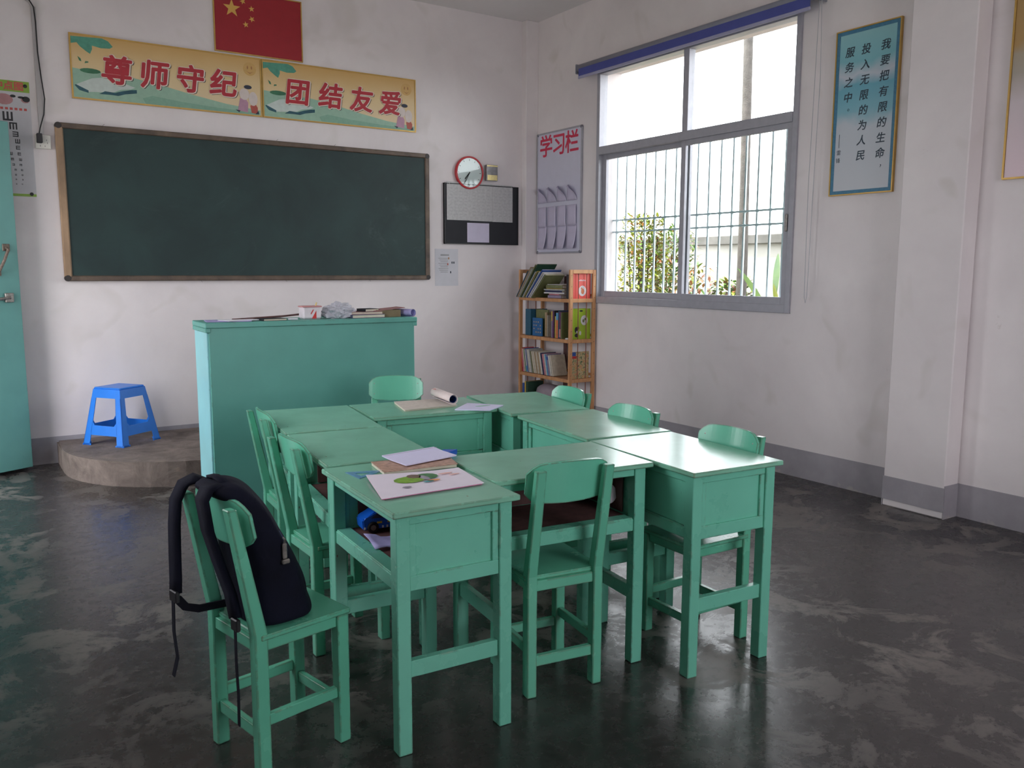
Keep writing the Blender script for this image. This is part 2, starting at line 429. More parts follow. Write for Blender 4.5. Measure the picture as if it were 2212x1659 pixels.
# window: outer frame, transom, mullion, two sliding sashes, panes
def window(name, y0, y1, z0, z1, detailed=True):
    x = 4.955
    root = struct(bpy.data.objects.new(name, None)); COL.objects.link(root); root.location = (x, (y0+y1)/2, z0)
    cy = (y0+y1)/2; H = z1-z0; hw = (y1-y0)/2; zt = 2.495-z0
    def L(yy, zz): return (0, yy-cy, zz-z0)
    f = MB()
    f.box((0, 0, 0.03), (0.09, 2*hw-0.08, 0.06), bev=0.003); f.box((0, 0, H-0.02), (0.09, 2*hw-0.08, 0.04), bev=0.003)
    for s in (-1, 1): f.box((0, s*(hw-0.02), H/2), (0.09, 0.04, H), bev=0.003)
    f.build('window_frame', M_alu, root)
    MB().box((-0.004, 0, zt), (0.096, 2*hw-0.08, 0.07), bev=0.003).build('transom', M_alu, root)
    MB().box((0, 0, (zt+H)/2), (0.07, 0.06, H-zt-0.02), bev=0.003).build('mullion', M_alu, root)
    for k, (ya, yb, dx) in enumerate(((0.0-0.03, hw-0.035, 0.02), (-hw+0.035, 0.03, -0.02))):
        s = MB(); c = (ya+yb)/2; wd = yb-ya; za, zb = 0.055, zt-0.03
        s.box((dx, c, za+0.028), (0.028, wd-0.1, 0.056), bev=0.002); s.box((dx, c, zb-0.022), (0.028, wd-0.1, 0.044), bev=0.002)
        s.box((dx, ya+0.025, (za+zb)/2), (0.03, 0.05, zb-za), bev=0.002); s.box((dx, yb-0.025, (za+zb)/2), (0.03, 0.05, zb-za), bev=0.002)
        sash = s.build('sliding_sash', M_alu, root)
        MB().box((dx, c, (za+zb)/2+0.006), (0.005, wd-0.09, zb-za-0.09)).build('pane', M_glass, sash)
        if k == 1:
            MB().box((dx-0.022, ya+0.022, 0.63), (0.014, 0.02, 0.12), bev=0.004).build('sash_latch', M_blackp if False else M_steel, sash, label='small worn metal latch')
    for s in (-1, 1):
        MB().box((0.01, s*hw/2, (zt+H)/2), (0.005, hw-0.06, H-zt-0.06)).build('pane', M_glass, root)
    return root
window('window_1', *W1)
# security grille outside the window
g = empty('security_grille', 'pale steel security bars fixed outside the sliding window', 'window bars', (5.13, 5.02, 1.15))
M_bar = plain('grille_paint', srgb(196, 214, 218), 0.5, 0.15)
for k in range(17):
    y = 4.06 + 0.1245*k
    if y < 6.08: MB().box((0, y-5.02, 0.68), (0.014, 0.014, 1.36)).build('vertical_bar', M_bar, g)
for z in (0.64, 0.745):
    o = MB().box((-0.012, 0, z), (0.012, 2.15, 0.014)).build('cross_bar', M_bar, g)
    for k in range(17):
        y = 4.06+0.1245*k
        if y < 6.08: MB().lathe([(0, -0.02), (0.014, -0.008), (0.014, 0.008), (0, 0.02)], 6, (0, y-5.02, z)).build('collar', M_bar, o)

# left wall opening: window and door frame (outside the picture; window placed and sized as fill light)
ya, yb = 2.7, 4.0
struct(MB().box((XL-0.13, ya+0.02, 1.85), (0.06, 0.05, 1.4)).box((XL-0.13, yb-0.02, 1.85), (0.06, 0.05, 1.4)).box((XL-0.13, (ya+yb)/2, 1.175), (0.06, yb-ya, 0.05))
       .box((XL-0.13, (ya+yb)/2, 2.525), (0.06, yb-ya, 0.05)).box((XL-0.13, (ya+yb)/2, 1.85), (0.06, 0.04, 1.4)).build('fill_window_left', M_alu))
struct(MB().box((1.42, YB-0.13, 1.95), (0.05, 0.06, 1.9)).box((3.38, YB-0.13, 1.95), (0.05, 0.06, 1.9)).box((2.4, YB-0.13, 1.025), (2.0, 0.06, 0.05))
       .box((2.4, YB-0.13, 2.875), (2.0, 0.06, 0.05)).box((2.4, YB-0.13, 1.95), (0.05, 0.06, 1.9)).build('fill_window_rear', M_alu))  # rear window out of view, added as a fill light source
# door, swung open against the front corner
def door():
    dx, dy = 0.898, 0.439
    o = bpy.data.objects.new('door_1', None); COL.objects.link(o); struct(o)
    o.location = (0.415-0.95*dx, 6.955-0.95*dy, 0.0); o.rotation_euler = (0, 0, math.atan2(dy, dx))
    d = MB().box((0.475, 0, 1.235), (0.95, 0.04, 2.42), bev=0.003).build('door_leaf', M_door, o)
    # pull handle and slide bolt on the camera side (local -y)
    hb = MB(); hb.tube([(0.80, -0.02, 1.42), (0.80, -0.05, 1.43), (0.835, -0.055, 1.50), (0.87, -0.05, 1.575), (0.87, -0.02, 1.59)], 0.010, 8)
    hb.box((0.80, -0.024, 1.42), (0.05, 0.008, 0.05), bev=0.003); hb.box((0.87, -0.024, 1.59), (0.05, 0.008, 0.05), bev=0.003)
    hb.build('door_handle', plain('rusty_steel', srgb(118, 104, 94), 0.6, 0.4, 70, metal=0.4), o, label='rusty bow pull handle')
    sb = MB(); sb.tube([(0.70, -0.035, 1.225), (0.87, -0.035, 1.245)], 0.011, 8); sb.box((0.865, -0.027, 1.245), (0.06, 0.018, 0.065), bev=0.004)
    sb.box((0.76, -0.025, 1.23), (0.03, 0.015, 0.045), bev=0.003)
    sb.build('slide_bolt', M_steel, o, label='worn steel slide bolt')
door()
struct(MB().box((XL-0.13, 5.58, 1.225), (0.10, 0.04, 2.45)).box((XL-0.13, 6.48, 1.225), (0.10, 0.04, 2.45)).box((XL-0.13, 6.03, 2.43), (0.10, 0.86, 0.04)).build('trim_3', M_door))

# ------------------------------------------------------------------ desks
def make_desk(label):
    """length on x (0.64), depth on y (0.42), open side towards -y"""
    t = empty('school_desk', label, 'desk', group='green school desks in the ring')
    L, D, H = 0.64, 0.425, 0.76
    lx, ly = L/2-0.045, D/2-0.040
    top = MB().box((0, 0, H-0.009), (L, D, 0.018), bev=0.003)
    top.build('tabletop', M_top, t)
    for sx in (-1, 1):
        for sy in (-1, 1):
            MB().box((sx*lx, sy*ly, (H-0.018)/2), (0.046, 0.044, H-0.018), bev=0.0025).build('leg', M_desk, t)
    def rail(name, c, d, mat=M_desk): return MB().box(c, d, bev=0.002).build(name, mat, t)
    for sy in (-1, 1):
        rail('top_rail', (0, sy*(ly+0.004), 0.727), (2*lx-0.046, 0.024, 0.030))
        rail('bottom_rail', (0, sy*(ly+0.004), 0.529), (2*lx-0.046, 0.024, 0.044))
    for sx in (-1, 1):
        rail('top_rail', (sx*(lx+0.005), 0, 0.727), (0.024, 2*ly-0.044, 0.032))
        rail('bottom_rail', (sx*(lx+0.005), 0, 0.531), (0.024, 2*ly-0.044, 0.046))
        rail('side_panel', (sx*(lx+0.002), 0, 0.632), (0.010, 2*ly-0.044, 0.162))
        for sy in (-1, 1): rail('panel_stile', (sx*(lx+0.006), sy*(ly-0.022-0.011), 0.632), (0.020, 0.022, 0.158))
        rail('stretcher', (sx*lx, 0, 0.263), (0.026, 2*ly-0.044, 0.052))
    rail('back_panel', (0, ly+0.002, 0.632), (2*lx-0.046, 0.010, 0.162))
    for sx in (-1, 1): rail('panel_stile', (sx*(lx-0.023-0.014), ly+0.006, 0.632), (0.028, 0.020, 0.158))
    rail('shelf_board', (0, 0.004, 0.545), (2*lx-0.03, 2*ly-0.03, 0.010), M_brown)
    rail('back_lining', (0, ly-0.012, 0.632), (2*lx-0.05, 0.006, 0.160), M_brown)
    for sx in (-1, 1): rail('side_lining', (sx*(lx-0.012), 0.022, 0.632), (0.006, 2*ly-0.095, 0.156), M_brown)
    rail('shelf_lip', (0, -ly+0.012, 0.552), (2*lx-0.048, 0.050, 0.008))
    return t
DESKS = [  # x, y, rotation, label
    (1.238, 2.455, -90-2.8, 'green school desk at the near left corner, booklets and a blue set square on it'),
    (1.318, 3.105, -96.5, 'green school desk, middle one of the three down the left side, nothing on it'),
    (1.406, 3.770, -98.7, 'green school desk at the far left corner of the ring, beside the lectern'),
    (1.962, 3.800, 180-6.8, 'green school desk on the far side with an open workbook on its top'),
    (2.497, 3.665, 79.5, 'green school desk at the far right corner, nearest the bookshelf'),
    (2.400, 2.990, 83.0, 'green school desk, middle one of the right side, chipped inner edge'),
    (2.325, 2.335, 85.5, 'green school desk at the near right corner, its bare top shining with window light'),
    (1.790, 2.475, -6.0, 'green school desk on the near side with a chair tucked under it'),
]
d0 = make_desk(DESKS[0][3])
for k, (x, y, rz, lab) in enumerate(DESKS):
    if k == 0: d0.location = (x, y, 0); d0.rotation_euler = (0, 0, R(rz))
    else: dup(d0, (x, y, 0.001*(k % 2)), R(rz), lab)

# ------------------------------------------------------------------ chairs
def plate_mesh():
    """curved backrest: width x, height z, hollow towards +y; rounded corners"""
    W, z0, z1 = 0.320, 0.682, 0.825
    nx, nz = 16, 8; bm = bmesh.new(); g = []
    for i in range(nx+1):
        u = i/nx*2-1; x = u*W/2
        top = z1 - 0.030*max(0, (abs(u)-0.62)/0.38)**2.2 - 0.010*u*u
        bot = z0 + 0.026*max(0, (abs(u)-0.68)/0.32)**2.4 + 0.012*(1-u*u)*-1 + 0.008
        col = []
        for j in range(nz+1):
            z = bot + (top-bot)*j/nz
            y = -0.135-0.07*(z-0.43)/0.37 + 0.0265 + 0.022*(u*u-0.62)
            col.append(bm.verts.new((x, y, z)))
        g.append(col)
    for i in range(nx):
        for j in range(nz): bm.faces.new((g[i][j], g[i+1][j], g[i+1][j+1], g[i][j+1]))
    bmesh.ops.recalc_face_normals(bm, faces=bm.faces)
    r = bmesh.ops.solidify(bm, geom=bm.faces[:], thickness=0.011)
    mb = MB(); mb.bm = bm
    return mb
def make_chair(label):
    t = empty('school_chair', label, 'chair', group='small green wooden school chairs')
    hx, hy = 0.128, 0.135
    for sx in (-1, 1):
        m = MB(); rk = 0.07
        # rear leg runs on up as the raked back post
        prof = [(0.0, 0.0), (0.43, 0.0), (0.805, -rk-0.002)]
        vs = []
        for z, dy in prof:
            hw = 0.018; hd = 0.020 if z < 0.5 else 0.013
            vs.append([m.bm.verts.new((sx*hx+a*hw, -hy+dy+b*hd, z)) for a, b in ((-1, -1), (1, -1), (1, 1), (-1, 1))])
        for a, b in zip(vs, vs[1:]):
            for k in range(4): m.bm.faces.new((a[k], a[(k+1) % 4], b[(k+1) % 4], b[k]))
        m.bm.faces.new(vs[0][::-1]); m.bm.faces.new(vs[-1])
        es = [e for e in m.bm.edges if abs(e.verts[0].co.z-e.verts[1].co.z) > 0.1 or e.verts[0].co.z > 0.7 or e.verts[0].co.z < 0.01]
        bmesh.ops.bevel(m.bm, geom=es, offset=0.003, segments=1, affect='EDGES')
        m.build('rear_leg', M_chair, t)
        MB().box((sx*hx, hy, 0.205), (0.038, 0.038, 0.41), bev=0.0025).build('front_leg', M_chair, t)
        MB().box((sx*hx, 0, 0.393), (0.022, 2*hy-0.038, 0.036), bev=0.002).build('seat_rail', M_chair, t)
        MB().box((sx*hx, 0, 0.165), (0.020, 2*hy-0.038, 0.034), bev=0.002).build('side_stretcher', M_chair, t)
    # seat board, notched round the posts
    s = MB(); s.box((0, 0.012, 0.419), (0.300, 0.300-0.002, 0.016), bev=0.003)
    s.build('seat', M_chair, t)
    MB().box((0, hy, 0.393), (2*hx-0.038, 0.022, 0.036), bev=0.002).build('seat_rail', M_chair, t)
    MB().box((0, -hy-0.002, 0.393), (2*hx-0.036, 0.022, 0.036), bev=0.002).build('seat_rail', M_chair, t)
    MB().box((0, hy, 0.125), (2*hx-0.038, 0.020, 0.034), bev=0.002).build('front_stretcher', M_chair, t)
    MB().box((0, -hy, 0.125), (2*hx-0.036, 0.020, 0.038), bev=0.002).build('rear_stretcher', M_chair, t)
    pl = plate_mesh().build('backrest', M_plate, t, smooth=False)
    for sx in (-1, 1):
        for z in (0.720, 0.780):
            y = -0.135-0.07*(z-0.43)/0.37+0.022+0.0145
            MB().lathe([(0, 0.003), (0.0035, 0.002), (0.0035, -0.002), (0, -0.002)], 8, m=Matrix.Translation((sx*hx, y, z)) @ Matrix.Rotation(-PI/2, 4, 'X')).build('screw', M_steel, t)
    return t
CHAIRS = [
    (0.768, 2.455, -78, 'green wooden chair standing apart at near left with a navy backpack on it'),
    (1.212, 3.090, -89, 'green wooden chair at the middle left desk, just behind the backpack chair'),
    (1.315, 3.745, -94, 'green wooden chair at the far left desk, its posts against the lectern'),
    (2.090, 4.400, 150, 'green wooden chair on the far side of the desks turned to face the camera'),
    (2.580, 3.625, 85, 'green wooden chair whose back shows in front of the bookshelf, white speck on its rim'),
    (2.450, 2.965, 88.5, 'green wooden chair, middle of the three along the right side'),
    (2.412, 2.330, 89, 'green wooden chair at the shining near right desk'),
    (1.712, 2.378, -8, 'green wooden chair on the near side, seen from behind, worn brown post tops'),
]
c0 = make_chair(CHAIRS[0][3])
for k, (x, y, rz, lab) in enumerate(CHAIRS):
    if k == 0: c0.location = (x, y, 0); c0.rotation_euler = (0, 0, R(rz))
    else: dup(c0, (x, y, 0), R(rz), lab)

# ------------------------------------------------------------------ backpack on the near left chair
def backpack():
    t = empty('backpack', 'navy blue school backpack with straps looped over the chair back', 'backpack', (0.768, 2.455, 0.428), R(-78))
    Z0 = 0.428
    secs = [(0.0, -0.018, 0.215, 0.258), (0.012, -0.018, 0.225, 0.268), (0.07, -0.028, 0.205, 0.268), (0.15, -0.043, 0.185, 0.270), (0.23, -0.066, 0.158, 0.268),
            (0.30, -0.092, 0.135, 0.258), (0.355, -0.112, 0.118, 0.246), (0.386, -0.135, 0.115, 0.225), (0.405, -0.158, 0.130, 0.200), (0.424, -0.168, 0.090, 0.16), (0.433, -0.172, 0.04, 0.09)]
    mb = MB(); rings = []; n = 28
    for z, yc, d, wd in secs:
        ring = []
        for k in range(n):
            a = 2*PI*k/n; c, s = math.cos(a), math.sin(a)
            e = 0.62
            x = math.copysign(abs(c)**e, c)*wd/2; y = math.copysign(abs(s)**e, s)*d/2
            if s > 0: y = y*(1.0+0.10*(1-abs(c))) - 0.28*x*s
            p = Vector((x, yc+y, z)); nn = noise.noise(p*13)*0.012*(1 if 0.02 < z < 0.4 else 0.2)
            if s > -0.5: p += Vector((c, s, 0))*nn
            ring.append(mb.bm.verts.new(p))
        rings.append(ring)
    for a, b in zip(rings, rings[1:]):
        for k in range(n): mb.bm.faces.new((a[k], a[(k+1) % n], b[(k+1) % n], b[k]))
    mb.bm.faces.new(rings[0][::-1]); mb.bm.faces.new(rings[-1])
    o = mb.build('bag_body', M_navy, t, smooth=True)
    md = o.modifiers.new('s', 'SUBSURF'); md.levels = 1; md.render_levels = 2
    # front pocket bulge
    mb = MB(); rings = []
    for z, dy, wd, th in ((0.015, 0.0, 0.18, 0.01), (0.03, 0.0, 0.205, 0.040), (0.10, -0.008, 0.21, 0.050), (0.17, -0.036, 0.205, 0.040), (0.205, -0.055, 0.18, 0.02), (0.215, -0.062, 0.13, 0.004)):
        ring = []
        for k in range(20):
            a = 2*PI*k/20; c, s = math.cos(a), math.sin(a)
            xx = math.copysign(abs(c)**0.7, c)*wd/2; ring.append(mb.bm.verts.new((xx-0.012, 0.070+dy-0.28*xx+math.copysign(abs(s)**0.7, s)*th/2*1.0, z)))
        rings.append(ring)
    for a, b in zip(rings, rings[1:]):
        for k in range(20): mb.bm.faces.new((a[k], a[(k+1) % 20], b[(k+1) % 20], b[k]))
    mb.bm.faces.new(rings[0][::-1]); mb.bm.faces.new(rings[-1])
    pk = mb.build('front_pocket', M_navy, t, smooth=True)
    md = pk.modifiers.new('s', 'SUBSURF'); md.levels = 1; md.render_levels = 2
    # blue zip piping over the shoulder of the bag
    pts = []
    for k in range(15):
        u = k/14
        pts.append((0.122*math.cos(PI*u), -0.012-0.098*math.sin(PI*u)**1.5-0.02*math.cos(PI*u), 0.21+0.180*math.sin(PI*u)))
    MB().tube(pts, 0.0045, 6).build('zip_piping', plain('blue_piping', srgb(34, 44, 96), 0.5), t, smooth=True, label='blue zip piping')
    # metal zip charm on near flank
    ch = MB(); ch.box((0.138, -0.050, 0.225), (0.010, 0.014, 0.046), bev=0.003); ch.box((0.139, -0.048, 0.194), (0.012, 0.024, 0.014), bev=0.003)
    ch.tube([(0.137, -0.050, 0.245), (0.141, -0.050, 0.26), (0.135, -0.052, 0.265)], 0.003, 6)
    ch.build('zip_pull', M_steel, t, label='silver metal zip pull')
    # far strap: over the far post, hanging behind, webbing tail
    side = (1, 0, 0)
    MB().strap([(-0.070, -0.185, 0.418), (-0.100, -0.205, 0.420), (-0.122, -0.222, 0.402), (-0.125, -0.243, 0.36), (-0.125, -0.250, 0.29), (-0.122, -0.254, 0.20), (-0.12, -0.256, 0.13), (-0.12, -0.258, 0.09)],
               (1, 0.2, 0), 0.045, 0.011).build('shoulder_strap', M_navy, t, smooth=True)
    MB().box((-0.12, -0.262, 0.078), (0.045, 0.014, 0.035), bev=0.003).build('strap_buckle', M_blackp, t)
    MB().strap([(-0.115, -0.258, 0.072), (-0.112, -0.235, 0.040), (-0.10, -0.20, 0.028), (-0.09, -0.15, 0.028), (-0.075, -0.105, 0.03)], (0.3, 0, 1), 0.026, 0.004).build('webbing', M_web, t)
    MB().strap([(-0.122, -0.266, 0.062), (-0.123, -0.268, -0.03), (-0.121, -0.262, -0.11), (-0.125, -0.275, -0.165)], side, 0.018, 0.003).build('webbing', M_web, t)
    # near strap: over the backrest between the posts, down behind it to the near post foot
    MB().strap([(0.030, -0.190, 0.425), (0.032, -0.222, 0.418), (0.034, -0.238, 0.39), (0.034, -0.226, 0.30), (0.040, -0.200, 0.20), (0.056, -0.178, 0.11), (0.078, -0.176, 0.045)],
               side, 0.062, 0.012).build('shoulder_strap', M_navy, t, smooth=True)
    MB().box((0.084, -0.180, 0.028), (0.036, 0.014, 0.036), bev=0.003).build('strap_buckle', M_blackp, t)
    MB().strap([(0.088, -0.184, 0.015), (0.095, -0.188, -0.09), (0.092, -0.184, -0.18), (0.094, -0.187, -0.27)], side, 0.012, 0.003).build('webbing', M_web, t)
    MB().strap([(0.05, -0.170, 0.418), (0.035, -0.178, 0.437), (0.0, -0.180, 0.442), (-0.035, -0.178, 0.437), (-0.05, -0.170, 0.418)], (0, 1, 0), 0.022, 0.008).build('carry_handle', M_navy, t, smooth=True)
backpack()

# ------------------------------------------------------------------ lectern
def lectern():
    t = empty('lectern', 'large green wooden lectern cabinet standing before the blackboard', 'lectern', (1.945, 5.35, 0), R(-1.2))
    W, D, H = 1.36, 0.34, 1.13
    MB().box((0, -D/2+0.010, (H-0.03)/2), (W-0.02, 0.02, H-0.03), bev=0.002).build('front_panel', M_lect, t)
    for s in (-1, 1): MB().box((s*(W/2-0.010), 0.010, (H-0.03)/2), (0.02, D-0.02, H-0.03), bev=0.002).build('side_panel', M_lside, t, label='side panel, doorway light painted in as paler blue green')
    MB().box((0, 0, H-0.016), (W+0.02, D+0.02, 0.032), bev=0.004).build('top_board', M_lect, t)
    for s in (-1, 1): MB().box((s*(W/2-0.005), -0.0, H-0.045), (0.03, D+0.012, 0.026), bev=0.003).build('edge_moulding', M_lect, t)
    MB().box((0, 0.02, 0.62), (W-0.04, D-0.06, 0.02)).build('inner_shelf', M_lect, t)
    return t
lectern()
LZ = 1.131
def prop(name, mb, mat, label, cat, loc, rz=0, group=None, smooth=False):
    o = mb.build(name, mat, smooth=smooth); o.location = loc; o.rotation_euler = (0, 0, rz)
    return tag(o, label, cat, group)
# pointer stick resting on the clutter
prop('pointer_stick', MB().tube([(-0.33, 0, 0.006), (0, 0, 0.018), (0.33, 0, 0.045)], 0.006, 8), M_brown, 'long thin brown pointer stick lying on the lectern top', 'stick', (1.78, 5.36, LZ+0.001), R(3))
# plastic cup of chalk with red pattern
def cup():
    t = empty('pen_cup', 'white plastic cup with a red stripe standing on the lectern', 'cup', (1.935, 5.30, LZ))
    MB().box((0, 0, 0.041), (0.125, 0.085, 0.082), bev=0.010).build('cup_body', plain('white_plastic', srgb(226, 216, 222), 0.4), t)
    MB().box((0, 0, 0.080), (0.131, 0.091, 0.008), bev=0.003).build('rim', plain('pink_plastic', srgb(214, 150, 150), 0.4), t)
    decal_m = plain('red_print', srgb(206, 52, 52), 0.5)
    mb = MB(); m = Matrix.Translation((0, -0.0432, 0.0)) @ Matrix.Rotation(PI/2, 4, 'X')
    mb.prism([(-0.005, 0.004), (0.026, 0.004), (0.026, 0.055)], 0, 0.0008); mb.prism([(-0.008, 0.03), (0.010, 0.06), (0.004, 0.062), (-0.012, 0.036)], 0, 0.0008)
    bmesh.ops.transform(mb.bm, matrix=m, verts=mb.bm.verts[:]); mb.build('stripe', decal_m, t, label='red printed stripe')
    pc = MB().tube([(0.02, 0, 0.03), (0.045, 0, 0.105)], 0.004, 6).build('pencil', plain('yellow_wood', srgb(206, 186, 110), 0.5), None)
    pc.location = (1.935, 5.30, LZ); tag(pc, 'short yellow pencil sticking out of the cup on the lectern', 'pencil')
cup()
# crumpled clear plastic bag
mb = MB()
bmesh.ops.create_icosphere(mb.bm, subdivisions=4, radius=1)
for v in mb.bm.verts:
    p = v.co.copy(); k = 1+0.30*noise.noise(p*2.3)+0.20*noise.noise(p*5.5)+0.10*abs(noise.noise(p*11))
    z = p.z*k; v.co = Vector((p.x*k*0.105, p.y*k*0.075, max(0, 0.035+z*0.062)))
prop('plastic_bag', mb, plain('cloudy_plastic_film', srgb(206, 206, 216), 0.22, 0.08, 40, bump=0.5, alpha=0.82), 'crumpled see-through plastic bag on the lectern', 'plastic bag', (2.135, 5.31, LZ))
# papers and books on the lectern
def book(name, w_, d, h_, cov, label, cat, loc, rz=0, group=None, pages='cream', m=None, spine='-x'):
    """lying book; w_ on x, d on y, h_ thick; spine on -x"""
    t = empty(name, label, cat, loc, rz, group) if m is None else empty(name, label, cat, group=group, m=m)
    c = MB(); th = max(0.0012, min(0.003, h_*0.12))
    c.box((0, 0, th/2), (w_, d, th)); c.box((0, 0, h_-th/2), (w_, d, th)); c.box((-w_/2+th/2, 0, h_/2), (th, d, h_))
    c.build('cover', cov, t)
    MB().box((0.001, 0, h_/2), (w_-0.006, d-0.006, h_-2*th)).build('page_block', plain('cream_pages', srgb(212, 204, 186), 0.8) if pages == 'cream' else pages, t)
    return t
M_slate = plain('slate_cover', srgb(92, 96, 122), 0.5); M_kraft = plain('kraft_board', srgb(126, 112, 86), 0.8)
M_dark = plain('dark_cover', srgb(38, 38, 46), 0.5); M_pinkc = plain('dusky_cover', srgb(160, 116, 116), 0.6)
book('exercise_book', 0.24, 0.17, 0.022, M_slate, 'slate blue book at the bottom of the pile beside the plastic bag', 'book', (2.30, 5.30, LZ), R(4))
book('exercise_book', 0.22, 0.16, 0.016, M_pinkc, 'dusky pink book lying on the slate blue one on the lectern', 'book', (2.31, 5.32, LZ+0.0225), R(-6))
book('exercise_book', 0.11, 0.10, 0.018, M_dark, 'small dark notebook topping the pile on the lectern', 'book', (2.34, 5.31, LZ+0.039), R(12))
cb = empty('cardboard_box', 'flat brown open cardboard box at the right end of the lectern', 'box', (2.47, 5.32, LZ), R(-3))
MB().box((0, 0, 0.002), (0.17, 0.14, 0.004)).build('base', M_kraft, cb)
for s in (-1, 1): MB().box((s*0.083, 0, 0.026), (0.004, 0.14, 0.044)).build('wall', M_kraft, cb); MB().box((0, s*0.068, 0.026), (0.162, 0.004, 0.044)).build('wall', M_kraft, cb)
MB().box((0.01, 0, 0.0505), (0.22, 0.15, 0.004), m=Matrix.Rotation(R(-5), 4, 'Y')).build('lid_flap', M_pinkc, cb, label='dusky pink lid flap')
pts = []; mb = MB()
prof = [(0.026*math.cos(a)*(1-0.012*k), 0.027+0.026*math.sin(a)*(1-0.012*k)) for k, a in enumerate([R(-90+22*i) for i in range(26)])]
a_ = [mb.bm.verts.new((0, 0, 0)) for _ in ()]
rows = [[mb.bm.verts.new((x, y_, z)) for x, z in prof] for y_ in (-0.10, 0.10)]
for k in range(len(prof)-1): mb.bm.faces.new((rows[0][k], rows[0][k+1], rows[1][k+1], rows[1][k]))
prop('rolled_paper', mb, plain('lilac_paper', srgb(176, 172, 222), 0.6), 'lilac sheet of paper rolled up at the right end of the lectern', 'paper', (2.595, 5.30, LZ), R(18), smooth=True)
prop('paper_sheet', MB().box((0, 0, 0.002), (0.26, 0.18, 0.004)), plain('violet_paper', srgb(176, 166, 214), 0.6), 'violet folder lying flat at the left end of the lectern', 'folder', (1.42, 5.33, LZ), R(-8))
prop('paper_sheet', MB().box((0, 0, 0.002), (0.20, 0.14, 0.004)), M_white, 'white sheet lying on the violet folder on the lectern', 'paper', (1.48, 5.31, LZ+0.0042), R(14))
book('exercise_book', 0.15, 0.11, 0.012, M_dark, 'dark open notebook beneath the pointer stick on the lectern', 'book', (1.68, 5.28, LZ), R(3))
prop('chalk_piece', MB().tube([(-0.03, 0, 0.006), (0.03, 0, 0.006)], 0.006, 8), M_white, 'white stick of chalk lying left of the cup on the lectern', 'chalk', (1.80, 5.24, LZ), R(-12))

# ------------------------------------------------------------------ blue plastic stool on the platform
def stool():
    H, bt, bb = 0.42, 0.122, 0.185
    t = empty('plastic_stool', 'bright blue plastic stool standing on the cement platform', 'stool', (1.005, 6.800, 0.17), R(37))
    M = plain('blue_plastic', srgb(36, 124, 226), 0.35, 0.04)
    half = lambda z: bb+(bt-bb)*min(z, H)/H
    s = MB(); s.box((0, 0, H-0.008), (2*bt, 2*bt, 0.016), bev=0.007); s.build('seat', M, t)
    th = 0.005
    def pan(name, u0, u1, z0, z1, side, u0b=None, u1b=None):
        mb = MB(); vs = []
        for off in (0, th):
            for (u, z) in ((u0, z0), (u1, z0), (u1b if u1b is not None else u1, z1), (u0b if u0b is not None else u0, z1)):
                hh = half(z)-off; vs.append(mb.bm.verts.new((u*half(z), -hh, z)))
        for q in ((0, 1, 2, 3), (7, 6, 5, 4), (0, 4, 5, 1), (1, 5, 6, 2), (2, 6, 7, 3), (3, 7, 4, 0)): mb.bm.faces.new([vs[i] for i in q])
        bmesh.ops.rotate(mb.bm, verts=mb.bm.verts[:], cent=(0, 0, 0), matrix=Matrix.Rotation(side*PI/2, 3, 'Z'))
        return mb
    def join(name, parts):
        mb = MB()
        for p in parts:
            me = p.mesh('x', M); mb.bm.from_mesh(me)
        return mb.build(name, M, t)
    for k in range(4):
        join('apron', [pan('a', -0.99, 0.99, H-0.075, H-0.012, k)])
        join('lower_band', [pan('a', -0.70, 0.70, 0.075, 0.145, k), pan('b', -0.70, -0.55, 0.145, 0.17, k, -0.70, -0.68), pan('b', 0.55, 0.70, 0.145, 0.17, k, 0.68, 0.70)])
        join('leg', [pan('l', 0.68, 1.0, 0, H-0.075, k), pan('l', -1.0, -0.68, 0, H-0.075, (k+1) % 4), pan('f', 0.62, 1.03, 0, 0.012, k), pan('f', -1.03, -0.62, 0, 0.012, (k+1) % 4)])
stool()

# ------------------------------------------------------------------ things on the desks
DZ = 0.7612
def sheet_book(name, corners, thick, mat, label, cat, z0=DZ, edge=None, edge_label=None, curl=None, sub=8):
    """soft booklet given by its four corners (far-left, near-left, near-right, far-right)"""
    cx = sum(c[0] for c in corners)/4; cy = sum(c[1] for c in corners)/4
    t = empty(name, label, cat, (cx, cy, z0))
    def grid(za, zb, mt, nm, shrink=0.0):
        mb = MB(); G = []
        for i in range(sub+1):
            row = []
            for j in range(sub+1):
                u, v = i/sub, j/sub
                u2 = shrink+(1-2*shrink)*u; v2 = shrink+(1-(6 if shrink else 2)*shrink)*v
                p = (Vector(corners[0])*(1-u2)+Vector(corners[3])*u2)*(1-v2) + (Vector(corners[1])*(1-u2)+Vector(corners[2])*u2)*v2
                c_ = curl(u, v) if curl else 0
                row.append((p.x-cx, p.y-cy, c_))
            G.append(row)
        tv = [[mb.bm.verts.new((x, y, zb+c)) for x, y, c in r] for r in G]; bv = [[mb.bm.verts.new((x, y, za+c)) for x, y, c in r] for r in G]
        for i in range(sub):
            for j in range(sub):
                mb.bm.faces.new((tv[i][j], tv[i][j+1], tv[i+1][j+1], tv[i+1][j])); mb.bm.faces.new((bv[i][j], bv[i+1][j], bv[i+1][j+1], bv[i][j+1]))
        for k in range(sub):
            for a, b in (((0, k), (0, k+1)), ((k+1, 0), (k, 0)), ((sub, k+1), (sub, k)), ((k, sub), (k+1, sub))):
                mb.bm.faces.new((tv[a[0]][a[1]], bv[a[0]][a[1]], bv[b[0]][b[1]], tv[b[0]][b[1]]))
        return mb.build(nm, mt, t, smooth=False)
    if edge:
        grid(0, thick*0.8, edge, 'page_block', 0.008); c = grid(thick*0.8, thick, mat, 'cover')
    else: c = grid(0, thick, mat, 'cover')
    return t, (cx, cy)
